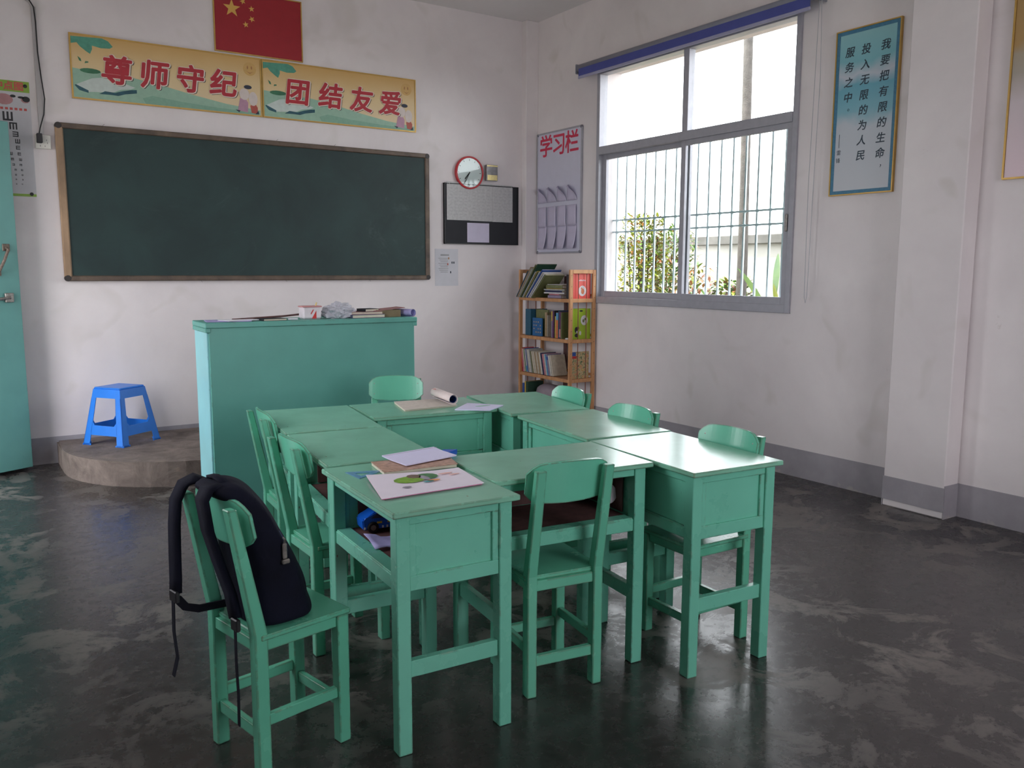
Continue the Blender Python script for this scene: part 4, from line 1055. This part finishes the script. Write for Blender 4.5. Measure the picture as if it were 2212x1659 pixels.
# roller blind over the window
def blind():
    y0, y1 = 3.775, 6.29; L = y1-y0; t = empty('roller_blind', 'rolled up blue roller blind mounted above the window', 'blind', (4.86, (y0+y1)/2, 3.20))
    Mg = plain('blind_grey', srgb(134, 136, 148), 0.5, 0.05)
    MB().tube([(0.0, -L/2-0.01, 0.035), (0.0, L/2+0.01, 0.035)], 0.033, 16).build('roller', Mg, t, smooth=True)
    for s in (-1, 1): MB().box((0.02, s*(L/2+0.022), 0.03), (0.10, 0.014, 0.085), bev=0.006).build('bracket', Mg, t)
    MB().box((-0.033, 0, -0.010), (0.004, L-0.06, 0.064)).build('fabric', plain('blind_blue', srgb(76, 84, 156), 0.7, 0.05), t)
    MB().box((-0.033, 0, -0.053), (0.014, L-0.05, 0.024), bev=0.005).build('bottom_bar', plain('blind_pale', srgb(166, 166, 196), 0.45, 0.05), t, label='pale lilac bottom bar')
    mb = MB(); mb.tube([(0.0, -L/2-0.035, 0.03), (0.01, -L/2-0.045, -0.5), (0.0, -L/2-0.04, -1.2), (0.0, -L/2-0.03, -1.93), (0.0, -L/2-0.02, -1.97), (0.0, -L/2-0.01, -1.93), (0.0, -L/2-0.0, -1.2), (0.0, -L/2-0.02, 0.03)], 0.0022, 5)
    mb.build('bead_chain', plain('chain_white', srgb(176, 176, 182), 0.5), t)
blind()

# eye chart behind the door
def eye_chart():
    t = empty('eye_chart', 'eye test chart with a green heading, half hidden behind the door', 'eye chart', m=front(0.36, 2.355, 0.0))
    W, H = 0.44, 0.795
    MB().box((0, 0, 0.0015), (W, H, 0.003)).build('sheet', plain('chart_paper', srgb(196, 194, 198), 0.6, 0.03), t)
    gm = plain('chart_green', srgb(134, 168, 62), 0.5, 0.04); rm = plain('chart_red', srgb(196, 84, 78), 0.5, 0.05)
    decal('green_strip', t, [rect(-W/2, H/2-0.075, W/2, H/2)], 0.0031, gm); decal('green_strip', t, [rect(-W/2, -H/2, W/2, -H/2+0.018)], 0.0031, gm)
    text('heading', t, '视力中点图', 0.062, rm, (0.03, H/2-0.040, 0.0039), bold=0.002)
    decal('printed_eyes', t, [ell(0.06, H/2-0.13, 0.055, 0.038, 14), ell(0.19, H/2-0.125, 0.028, 0.022, 12), ell(-0.1, H/2-0.13, 0.06, 0.035, 14)], 0.0031, plain('chart_rose', srgb(178, 130, 132), 0.6, 0.1))
    decal('printed_lashes', t, [ell(0.115, H/2-0.105, 0.018, 0.010, 10), ell(0.165, H/2-0.11, 0.022, 0.008, 10), ell(0.195, H/2-0.12, 0.025, 0.020, 10)], 0.0038, M_blackp)
    mb = MB()
    for k in range(14): mb.box((-0.19+0.029*k, H/2-0.192, 0.0034), (0.018, 0.016, 0.0006))
    mb.build('small_print', rm, t)['kind'] = 'stuff'
    def E(cx, cy, s, d, mb):
        q = {0: 0, 1: PI/2, 2: PI, 3: -PI/2}[d]; M = Matrix.Translation((cx, cy, 0.0034)) @ Matrix.Rotation(q, 4, 'Z')
        mb.box((-s*0.4, 0, 0), (s*0.2, s, 0.0006), m=M)
        for j in (-1, 0, 1): mb.box((s*0.1, j*s*0.4, 0), (s*0.8, s*0.2, 0.0006), m=M)
    rows = [(0.062, (0.075,), (1,)), (0.048, (0.0, 0.105), (0, 3)), (0.036, (0.02, 0.115), (1, 2)), (0.030, (-0.03, 0.055, 0.125), (0, 2, 1)), (0.026, (-0.02, 0.06, 0.125), (2, 1, 0)), (0.021, (0.0, 0.078, 0.13), (3, 1, 0)),
                       (0.018, (0.01, 0.085, 0.135), (0, 3, 1)), (0.015, (-0.01, 0.045, 0.09, 0.135), (1, 0, 2, 3)), (0.013, (0.0, 0.05, 0.10, 0.14), (0, 1, 3, 0)), (0.011, (0.02, 0.06, 0.10, 0.14), (2, 0, 1, 1)), (0.009, (0.02, 0.06, 0.10, 0.14), (1, 0, 3, 2)), (0.008, (0.03, 0.065, 0.10, 0.135), (3, 1, 0, 2))]
    y = H/2-0.245
    for s, xs, ds in rows:
        for x, d in zip(xs, ds):
            mb = MB(); E(x, y, s, d, mb); mb.build('test_letter', plain('chart_black', srgb(34, 34, 38), 0.5, 0.05), t)
        y -= s*0.62+0.026
    for x, yy in ((0.195, H/2-0.03), (0.19, -H/2+0.018)): MB().lathe([(0, 0.010), (0.011, 0.008), (0.013, 0.003), (0, 0.003)], 12, (x, yy, 0)).build('magnet', M_blackp, t)
eye_chart()
# socket, trunking and cable
t = empty('wall_socket', 'white surface mounted double wall socket left of the blackboard', 'socket', m=front(0.642, 2.345))
MB().box((0, 0, 0.018), (0.098, 0.098, 0.036), bev=0.004).build('socket_box', plain('ivory_plastic', srgb(206, 204, 196), 0.4, 0.03), t)
for sx, sy in ((0.022, 0.012), (0.027, -0.008), (-0.02, -0.03), (0.01, -0.03)): MB().box((sx, sy, 0.0362), (0.003, 0.010, 0.001), m=None).build('slot', M_blackp, t)
t = empty('power_adapter', 'black plug adapter hanging from the wall socket on a thin cable', 'plug', m=front(0.618, 2.365, 0.036))
MB().box((0, 0, 0.022), (0.036, 0.066, 0.044), bev=0.004).build('plug_body', M_blackp, t)
MB().tube([(0.0, 0.033, 0.02), (0.010, 0.075, 0.012), (0.040, 0.17, 0.0), (0.052, 0.28, -0.005), (0.040, 0.42, -0.008), (0.028, 0.60, -0.010), (0.028, 0.80, -0.012), (0.022, 0.90, -0.010), (-0.01, 0.955, -0.010), (-0.08, 0.985, -0.010), (-0.25, 1.00, -0.010), (-0.45, 1.00, -0.01)], 0.004, 6).build('cable', M_blackp, t, smooth=True)
t = empty('cable_trunking', 'pale plastic cable trunking running up the wall beside the eye chart', 'trunking', m=front(0.638, 2.85, 0.003))
Mt = plain('trunking_grey', srgb(176, 172, 172), 0.6, 0.04)
MB().box((0.0, -0.03, 0.008), (0.030, 0.90, 0.016), bev=0.002).build('vertical_run', Mt, t)
MB().tube([(0.0, 0.41, 0.008), (-0.02, 0.45, 0.008), (-0.06, 0.475, 0.008), (-0.20, 0.485, 0.008), (-0.6, 0.485, 0.008)], 0.010, 8).build('bent_run', Mt, t, smooth=True)
MB().box((-0.05, 0.476, 0.010), (0.008, 0.034, 0.022)).build('clip', plain('clip_dark', srgb(90, 88, 88), 0.6), t)

# ------------------------------------------------------------------ bookshelf
BX0, BX1, BY0, BY1 = 4.615, 4.905, 6.065, 6.885
def bookshelf():
    t = empty('bookshelf', 'open pine bookshelf packed with books in the corner beside the window', 'bookshelf', ((BX0+BX1)/2, (BY0+BY1)/2, 0))
    cx, cy = (BX0+BX1)/2, (BY0+BY1)/2; hx, hy = (BX1-BX0)/2, (BY1-BY0)/2
    for sy in (-1, 1):
        for sx in (-1, 1): MB().box((sx*(hx-0.015), sy*(hy-0.011), 0.725), (0.036, 0.022, 1.45), bev=0.003).build('post', M_bamboo, t)
        for z in (1.433, 1.175, 0.81, 0.45, 0.10): MB().box((0, sy*(hy-0.011), z), (2*hx-0.066, 0.020, 0.034), bev=0.002).build('end_rail', M_bamboo, t)
        for x in (-0.045, 0.048): MB().tube([(x, sy*(hy-0.011), 0.10), (x, sy*(hy-0.011), 1.43)], 0.0042, 6).build('rod', plain('rod_brown', srgb(140, 84, 66), 0.5), t)
    for z in (1.19, 0.825, 0.465, 0.115):
        MB().box((0, 0, z-0.006), (2*hx-0.02, 2*hy-0.024, 0.012)).build('shelf_board', wood_mat('pine_board', srgb(150, 108, 76), srgb(176, 130, 94), (4, 25, 25)) if 'pine_board' not in MATS else MATS['pine_board'], t)
        MB().box((-hx+0.012, 0, z-0.017), (0.022, 2*hy-0.044, 0.030), bev=0.002).build('front_rail', M_bamboo, t)
        MB().box((hx-0.010, 0, z+0.03), (0.018, 2*hy-0.044, 0.022), bev=0.002).build('rear_rail', M_bamboo, t)
    MB().box((hx-0.008, 0.03, 0.70), (0.016, 0.040, 1.38), bev=0.002).build('rear_post', M_brown, t)
    sc = MB()
    for z in (1.40, 1.30, 1.20, 1.10, 1.0, 0.90, 0.80, 0.70, 0.60, 0.5):
        for sx in (-1, 1): sc.tube([(sx*(hx-0.015)-0.005, -hy-0.0005, z-0.004), (sx*(hx-0.015)+0.005, -hy-0.0005, z+0.004)], 0.0016, 5)
    sc.build('staples', plain('dark_staple', srgb(84, 60, 44), 0.6), t)
bookshelf()
CB = {k: plain('book_'+k, c, 0.45, 0.12, 40) for k, c in (('cream', srgb(198, 188, 170)), ('ivory', srgb(206, 202, 192)), ('pale_grey', srgb(172, 172, 170)), ('tan', srgb(176, 150, 118)), ('red', srgb(196, 52, 56)), ('rose', srgb(196, 128, 138)), ('green', srgb(60, 124, 100)), ('dark_green', srgb(42, 74, 58)),
      ('blue', srgb(44, 84, 158)), ('sky_blue', srgb(88, 156, 200)), ('navy', srgb(40, 46, 84)), ('yellow', srgb(206, 176, 84)), ('orange', srgb(206, 116, 70)), ('teal', srgb(36, 88, 112)), ('black', srgb(32, 30, 34)), ('purple', srgb(98, 44, 96)), ('olive', srgb(112, 116, 76)), ('mauve', srgb(140, 128, 152)), ('white', srgb(214, 212, 214)))}
ORD = ['first', 'second', 'third', 'fourth', 'fifth', 'sixth', 'seventh', 'eighth', 'ninth', 'tenth', 'eleventh', 'twelfth', 'thirteenth', 'fourteenth', 'fifteenth', 'sixteenth', 'seventeenth', 'eighteenth', 'nineteenth', 'twentieth', 'twenty-first', 'twenty-second', 'twenty-third', 'twenty-fourth', 'twenty-fifth', 'twenty-sixth']
def upright(colour, yb, z, th, h_, dep, tilt, label, group, x_front=None, nm='book', cap=None):
    """book standing with its spine to -x; yb = y of its lower corner on the far side, tilt leans the top towards -y (positive) """
    x0 = (BX0+0.02) if x_front is None else x_front
    M = Matrix.Translation((x0, yb, z)) @ Matrix.Rotation(R(tilt), 4, 'X')
    t = empty(nm, label, 'book', group=group, m=M)
    k = 0.0012
    c = MB(); c.box((k/2, -th/2, h_/2), (k, th, h_)); c.box((dep/2, -k/2, h_/2), (dep, k, h_)); c.box((dep/2, -th+k/2, h_/2), (dep, k, h_)); c.build('cover', CB[colour], t)
    MB().box((dep/2+0.0005, -th/2, h_/2), (dep-0.004, th-2*k, h_-0.006)).build('page_block', plain('cream_pages', srgb(212, 204, 186), 0.8), t)
    if cap: MB().box((-0.0004, -th/2, h_*cap[1]), (0.001, th*0.98, h_*cap[2])).build('spine_band', CB[cap[0]], t, label=cap[0].replace('_', ' ')+' band on the spine')
    return t
# third level: long row of thin paperbacks leaning slightly, far end (left in view) to near end
z3 = 0.466; y = BY1-0.035
seq = ['red', 'rose', 'cream', 'green', 'ivory', 'blue', 'pale_grey', 'ivory', 'pale_grey', 'olive', 'cream', 'cream', 'tan', 'cream', 'tan', 'ivory', 'navy', 'rose', 'ivory', 'sky_blue', 'mauve', 'ivory', 'cream']
for k, c in enumerate(seq):
    th = 0.016+0.011*random.random() if c not in ('red', 'green', 'blue') else 0.012
    h_ = 0.225+0.02*random.random()-0.0018*k
    tl = -(9+5*min(1, k/8))
    upright(c, y, z3, th, h_, 0.15+0.02*random.random(), tl, '%s paperback, %s spine from the left in the row on the third shelf' % (c.replace('_', ' '), ORD[k]), 'paperbacks on the third shelf', cap=('sky_blue', 0.15, 0.25) if k == 4 else (('blue', 0.8, 0.15) if k == 20 else None))
    y -= th/math.cos(R(tl))+0.0022
# comic with a patterned cover facing out through the near end frame
def faceout(name, x0, x1, y, z, h_, th, mat, label, tilt=0):
    t = empty(name, label, 'book', m=Matrix.Translation(((x0+x1)/2, y, z)) @ Matrix.Rotation(R(tilt), 4, 'X'))
    w_ = x1-x0
    c = MB(); c.box((0, 0, h_/2), (w_, 0.002, h_)); c.box((0, th, h_/2), (w_, 0.002, h_)); c.box((-w_/2+0.001, th/2, h_/2), (0.002, th, h_)); c.build('cover', mat, t)
    MB().box((0.002, th/2, h_/2), (w_-0.008, th-0.003, h_-0.006)).build('page_block', plain('cream_pages', srgb(212, 204, 186), 0.8), t)
    return t
def collage():
    m, nt, b = base_mat('colourful_comic_print')
    n = noise_node(nt, 34, 4, 0.7, 0.8)
    r = ramp(nt, n.outputs[0], [(0.30, srgb(40, 52, 50)), (0.42, srgb(120, 128, 80)), (0.5, srgb(206, 196, 152)), (0.56, srgb(196, 104, 66)), (0.62, srgb(196, 186, 110)), (0.75, srgb(224, 214, 186))])
    nt.links.new(r.outputs[0], b.inputs['Base Color']); b.inputs['Roughness'].default_value = 0.35
    return m
M_comic = collage()
t = faceout('comic_book', 4.655, 4.862, 6.100, z3, 0.245, 0.010, M_comic, 'colourful comic book facing out at the near end of the third shelf')
MB().box((-0.075, -0.0016, 0.225), (0.055, 0.001, 0.035)).build('title_block', CB['blue'], t); MB().box((-0.07, -0.0018, 0.195), (0.062, 0.001, 0.022)).build('title_block', CB['red'], t)
# second level
z2 = 0.826
def z2book(*a, **k): return upright(*a, **k)
prop('binder', MB().box((0, 0, 0.125), (0.02, 0.085, 0.25), bev=0.002), CB['teal'], 'teal lever file standing near the left end of the second shelf', 'file', (BX0+0.035, 6.765, z2), R(0))
MB().box((0.10, 0, 0.125), (0.18, 0.078, 0.245)).build('file_body', CB['teal'], bpy.data.objects['binder'])
t = empty('picture_book', 'blue hardback with a gold pattern facing out on the second shelf', 'book', m=wallm((BX0+0.035, 6.625, z2), (0, -1, 0), (0, 0, 1)))
MB().box((0, 0.085, -0.006), (0.155, 0.17, 0.012)).build('cover', plain('book_azure', srgb(28, 96, 150), 0.35, 0.06), t)
decal('gold_pattern', t, [ell(-0.05+0.035*i, 0.035+0.032*j, 0.010, 0.007, 6, 0.5*i+j) for i in range(4) for j in range(4) if (i*3+j) % 4], 0.0002, CB['tan'])
t = empty('picture_book', 'tall dark khaki book standing behind the blue hardback', 'book', m=wallm((BX0+0.075, 6.60, z2), (0, -1, 0), (0, 0, 1)))
MB().box((0, 0.125, -0.006), (0.20, 0.25, 0.012)).build('cover', CB['olive'], t)
for k, (c, yy, th, h_) in enumerate((('tan', 6.532, 0.030, 0.225), ('cream', 6.497, 0.012, 0.20))): upright(c, yy, z2, th, h_, 0.17, 0, '%s book standing just right of the blue hardback on the second shelf' % c, None, x_front=BX0+0.06)
yy = 6.375
for k, (c, th, h_, cap) in enumerate((('mauve', 0.018, 0.25, ('yellow', 0.8, 0.35)), ('purple', 0.020, 0.245, None), ('black', 0.012, 0.25, None), ('yellow', 0.016, 0.20, None), ('orange', 0.030, 0.235, ('sky_blue', 0.85, 0.28)), ('teal', 0.014, 0.25, None), ('purple', 0.022, 0.245, ('rose', 0.2, 0.3)), ('olive', 0.014, 0.24, None))):
    upright(c, yy, z2, th, h_, 0.18, 0, '%s book, %s spine from the left in the bright group on the second shelf' % (c, ORD[k]), 'bright books on the second shelf', cap=cap); yy -= th+0.002
prop('paper_stack', MB().box((0, 0, 0.015), (0.22, 0.10, 0.030), bev=0.003), CB['white'], 'white papers stacked flat behind the file on the second shelf', 'papers', (4.77, 6.835-0.03, z2+0.0))
t = faceout('picture_book', 4.660, 4.872, 6.098, z2, 0.275, 0.045, plain('book_lime', srgb(156, 186, 44), 0.3, 0.04), 'lime green hardback with a white circle facing out at the near end')
def facedecal(parent, shapes, z, mat, nm):
    o = decal(nm, parent, shapes, z, mat); o.matrix_local = Matrix.Rotation(PI/2, 4, 'X'); return o
facedecal(t, [ell(0.035, 0.170, 0.040, 0.045, 20)], 0.0012, CB['white'], 'white_circle')
facedecal(t, [ell(0.025, 0.165, 0.012, 0.016, 8), ell(0.045, 0.180, 0.010, 0.012, 8)], 0.002, CB['olive'], 'printed_figure')
facedecal(t, [ell(-0.055, 0.085, 0.018, 0.028, 8), ell(-0.035, 0.10, 0.012, 0.018, 8), ell(-0.05, 0.035, 0.022, 0.018, 8), ell(0.0, 0.255, 0.02, 0.008, 8)], 0.0012, CB['black'], 'printed_figure')
facedecal(t, [ell(-0.045, 0.065, 0.010, 0.012, 8), ell(-0.01, 0.055, 0.012, 0.02, 8)], 0.002, CB['white'], 'printed_figure')
prop('paper_scraps', MB().box((0, 0, 0.006), (0.04, 0.03, 0.012), bev=0.002), CB['white'], 'crumpled white scrap in front of the lime green hardback', 'paper', (4.640, 6.075+0.055, z2), 0.4)
# top level
z1 = 1.191
t = faceout('picture_book', 4.672, 4.868, 6.098, z1, 0.225, 0.05, plain('book_coral', srgb(226, 92, 84), 0.3, 0.04), 'coral red hardback with a white circle facing out on the top shelf')
facedecal(t, [ell(0.005, 0.070, 0.043, 0.047, 22)], 0.0012, CB['white'], 'white_circle')
facedecal(t, [ell(0.008, 0.066, 0.018, 0.026, 9), ell(-0.004, 0.092, 0.008, 0.010, 8)], 0.002, CB['orange'], 'printed_figure')
facedecal(t, [rect(-0.035+0.016*k, 0.158, -0.025+0.016*k, 0.168+0.003*(k % 2)) for k in range(5)], 0.0012, CB['white'], 'title_marks')
upright('black', 6.150, z1, 0.045, 0.215, 0.035, 0, 'black spined volume beside the coral red hardback', None, x_front=BX0+0.020)
# lying pile the others lean on
pile = [('mauve', 0.22, 0.22, 0.026, 2), ('rose', 0.21, 0.20, 0.014, -5), ('white', 0.24, 0.32, 0.012, 4), ('navy', 0.23, 0.31, 0.016, -3), ('pale_grey', 0.24, 0.32, 0.012, 5), ('yellow', 0.22, 0.28, 0.006, -3), ('olive', 0.23, 0.27, 0.030, 2), ('white', 0.22, 0.25, 0.006, -4)]
zz = z1
for k, (c, w_, d, h_, rz) in enumerate(pile):
    book('magazine', w_, d*0.9, h_, CB[c], '%s magazine lying flat, %s from the bottom of the pile on the top shelf' % (c.replace('_', ' '), ORD[k]), 'magazine', (4.745, 6.335, zz), R(rz), 'magazines piled on the top shelf'); zz += h_+0.0006
lean = [('teal', 0.006, 0.31), ('tan', 0.008, 0.36), ('cream', 0.006, 0.35), ('pale_grey', 0.010, 0.35), ('olive', 0.012, 0.40), ('dark_green', 0.008, 0.41), ('pale_grey', 0.012, 0.32), ('yellow', 0.006, 0.33), ('dark_green', 0.010, 0.32), ('white', 0.008, 0.33), ('blue', 0.010, 0.36), ('white', 0.008, 0.33), ('white', 0.006, 0.33), ('white', 0.010, 0.32), ('olive', 0.012, 0.31)]
yy = 6.880
for k, (c, th, h_) in enumerate(lean):
    upright(c, yy, z1+0.002, th, h_, 0.22, 38+0.6*k, '%s picture book, %s from the left of the slanting ones on the top shelf' % (c.replace('_', ' '), ORD[k]), 'slanting picture books on the top shelf', x_front=BX0-0.040+0.006*random.random()); yy -= (th+0.0012)/math.cos(R(38+0.6*k))*1.02+0.005
# fourth level
z4 = 0.116
yy = 6.845
for k, (c, th) in enumerate((('blue', 0.035), ('yellow', 0.022), ('dark_green', 0.035))):
    upright(c, yy, z4, th, 0.235+0.02*(k > 0), 0.18, 0, '%s book at the left end of the bottom shelf' % c.replace('_', ' '), None); yy -= th+0.003
mb = MB(); bmesh.ops.create_icosphere(mb.bm, subdivisions=3, radius=1)
for v in mb.bm.verts:
    p = v.co.copy(); k = 1+0.12*noise.noise(p*2); v.co = Vector((p.x*0.10*k, math.copysign(abs(p.y)**0.7, p.y)*0.17*k, 0.125+math.copysign(abs(p.z)**0.7, p.z)*0.125))
prop('cloth_bundle', mb, plain('grey_mauve_cloth', srgb(150, 138, 146), 0.9, 0.15, 9), 'grey mauve cloth bundle stuffed into the bottom shelf', 'cloth', (4.75, 6.545, z4), smooth=True)

# ------------------------------------------------------------------ outside the window
struct(MB().box((20.5, 5, -0.25), (30.6, 60, 0.1)).build('ground_outside', plain('dry_earth', srgb(112, 100, 84), 0.95, 0.15, 3)))
struct(MB().box((-8.7, 5, -0.15), (16, 60, 0.1)).build('ground_corridor', plain('pale_concrete', srgb(150, 146, 140), 0.9, 0.1, 3)))
M_gw = plain('weathered_garden_wall', srgb(148, 146, 141), 0.9, 0.08, 2)
struct(MB().box((9.62, 8, 0.81), (0.2, 40, 2.02)).build('wall_garden', M_gw))
struct(MB().box((9.60, 8, 1.88), (0.34, 40, 0.13), bev=0.01).build('trim_4', plain('grey_coping', srgb(84, 82, 79), 0.9, 0.25, 4)))
def leaf_mat(name, a, b_):
    m, nt, b = base_mat(name); n = noise_node(nt, 3, 3)
    r = ramp(nt, n.outputs[0], [(0.35, a), (0.65, b_)]); nt.links.new(r.outputs[0], b.inputs['Base Color'])
    b.inputs['Roughness'].default_value = 0.45; b.inputs['Transmission Weight'].default_value = 0.0
    return m
ML = [leaf_mat('yellow_green_leaf', srgb(112, 126, 34), srgb(146, 150, 56)), leaf_mat('fresh_green_leaf', srgb(66, 104, 44), srgb(104, 136, 62)), leaf_mat('rusty_leaf', srgb(138, 80, 54), srgb(160, 112, 66))]
rl = random.Random(5)
def add_leaf(mb, p, d, L, w_, droop=0.3):
    d = d.normalized(); side = d.cross(Vector((0, 0, 1)))
    side = side.normalized() if side.length > 1e-3 else Vector((1, 0, 0))
    pts = []
    for k, ww in enumerate((0.15, 1, 0.75, 0.02)):
        u = k/3; c = p + d*L*u + Vector((0, 0, -droop*L*u*u))
        pts.append((c-side*w_*ww/2, c+side*w_*ww/2))
    v = [[mb.bm.verts.new(a), mb.bm.verts.new(b)] for a, b in pts]
    for a, b in zip(v, v[1:]): mb.bm.faces.new((a[0], a[1], b[1], b[0]))
def shrub(x, y, r, h_, n, mi, label, L=0.10, w_=0.035):
    t = empty('shrub', label, 'shrub', (x, y, -0.2), group='shrubs growing by the garden wall')
    st = MB()
    for k in range(9):
        a = rl.random()*2*PI; q = r*0.6*rl.random()
        st.tube([(0.3*q*math.cos(a), 0.3*q*math.sin(a), 0), (0.7*q*math.cos(a), 0.7*q*math.sin(a), h_*0.5), (q*math.cos(a), q*math.sin(a), h_*(0.75+0.2*rl.random()))], 0.010, 5)
    st.build('stems', plain('stem_brown', srgb(60, 54, 34), 0.8), t)
    for mk in range(3):
        mb = MB()
        for k in range(int(n*(0.6 if mk == mi else 0.2))):
            a = rl.random()*2*PI; q = r*math.sqrt(rl.random()); z = h_*(0.12+0.92*rl.random()); q *= 1.05-0.45*(z/h_)**2
            d = Vector((math.cos(a+rl.uniform(-1, 1)), math.sin(a+rl.uniform(-1, 1)), rl.uniform(-0.2, 1.0)))
            add_leaf(mb, Vector((q*math.cos(a), q*math.sin(a), z)), d, L*rl.uniform(0.6, 1.3), w_*rl.uniform(0.7, 1.2))
        o = mb.build('foliage', ML[mk], t); o['kind'] = 'stuff'
shrub(7.1, 7.88, 0.42, 2.20, 5200, 0, 'dense yellow green shrub at the left side of the window view')
shrub(7.9, 8.25, 0.48, 2.10, 3200, 1, 'rusty and green shrub beside the dense yellow one', 0.16, 0.03)
shrub(7.1, 7.00, 0.28, 1.65, 700, 2, 'sparse red leaved shrub seen between the window sashes', 0.17, 0.035)
shrub(8.9, 8.1, 0.42, 1.45, 1500, 1, 'low green bush close against the garden wall', 0.14, 0.06)
# slim trunk with a few fronds
t = empty('palm_tree', 'slim grey tree trunk standing before the garden wall', 'tree', (8.0, 7.12, -0.2))
MB().tube([(0, 0.03, 0), (0, 0, 0.8), (0, -0.01, 1.7), (0.02, 0.02, 2.6), (0.03, 0.06, 4.6), (0.02, 0.1, 7.8)], [0.085, 0.068, 0.062, 0.058, 0.055, 0.05], 12).build('trunk', plain('grey_bark', srgb(70, 66, 62), 0.9, 0.3, 12, bump=0.6), t, smooth=True)
mb = MB()
for k in range(14):
    a = k*2*PI/14+rl.random()*0.3
    for j in range(16):
        u = j/16; c = Vector((0.02+math.cos(a)*1.5*u, 0.1+math.sin(a)*1.5*u, 7.8+0.6*u-1.3*u*u))
        for s in (-1, 1): add_leaf(mb, c, Vector((-math.sin(a)*s+0.5*math.cos(a), math.cos(a)*s+0.5*math.sin(a), -0.2)), 0.4*(1-0.5*u), 0.03)
mb.build('crown', ML[1], t)['kind'] = 'stuff'
# broad leaved plant at right
t = empty('banana_plant', 'broad leaved green plant at the right side of the window view', 'plant', (7.0, 5.72, -0.2))
for k, (dy, dz, L, wd, mk) in enumerate(((0.25, 1.55, 0.50, 0.11, 1), (0.05, 1.70, 0.50, 0.12, 1), (-0.10, 1.30, 0.45, 0.12, 0), (0.12, 1.20, 0.40, 0.10, 1), (-0.2, 1.62, 0.5, 0.12, 2), (0.0, 1.40, 0.40, 0.10, 0), (0.2, 1.05, 0.4, 0.1, 2), (-0.25, 1.1, 0.4, 0.1, 1), (0.3, 1.2, 0.4, 0.09, 0))):
    mb = MB(); base = Vector((0.02*k-0.08, dy*0.25, dz-0.35)); tip = Vector((rl.uniform(-0.2, 0.2), dy*1.3, dz+0.1)); d = tip-base
    rows = []
    sd = Vector((0.35, 1, 0)).cross(d).normalized().cross(d).normalized()
    for j in range(8):
        u = j/7; ww = wd*math.sin(PI*min(1, 0.06+0.94*u))**0.7; c = base+d*u*1.25+Vector((0, 0, -0.10*u*u))
        rows.append([mb.bm.verts.new(c-sd*ww/2+Vector((0, 0, 0.012))), mb.bm.verts.new(c), mb.bm.verts.new(c+sd*ww/2+Vector((0, 0, 0.012)))])
    for a, b in zip(rows, rows[1:]):
        for q in (0, 1): mb.bm.faces.new((a[q], a[q+1], b[q+1], b[q]))
    mb.build('leaf', ML[mk], t, smooth=True)
st = MB()
for k in range(6): st.tube([(0, 0.02*(k-3), 0), (0.01*(k-3), 0.06*(k-3), 1.1)], 0.014, 6)
st.build('stems', plain('stem_green', srgb(60, 74, 34), 0.7), t)
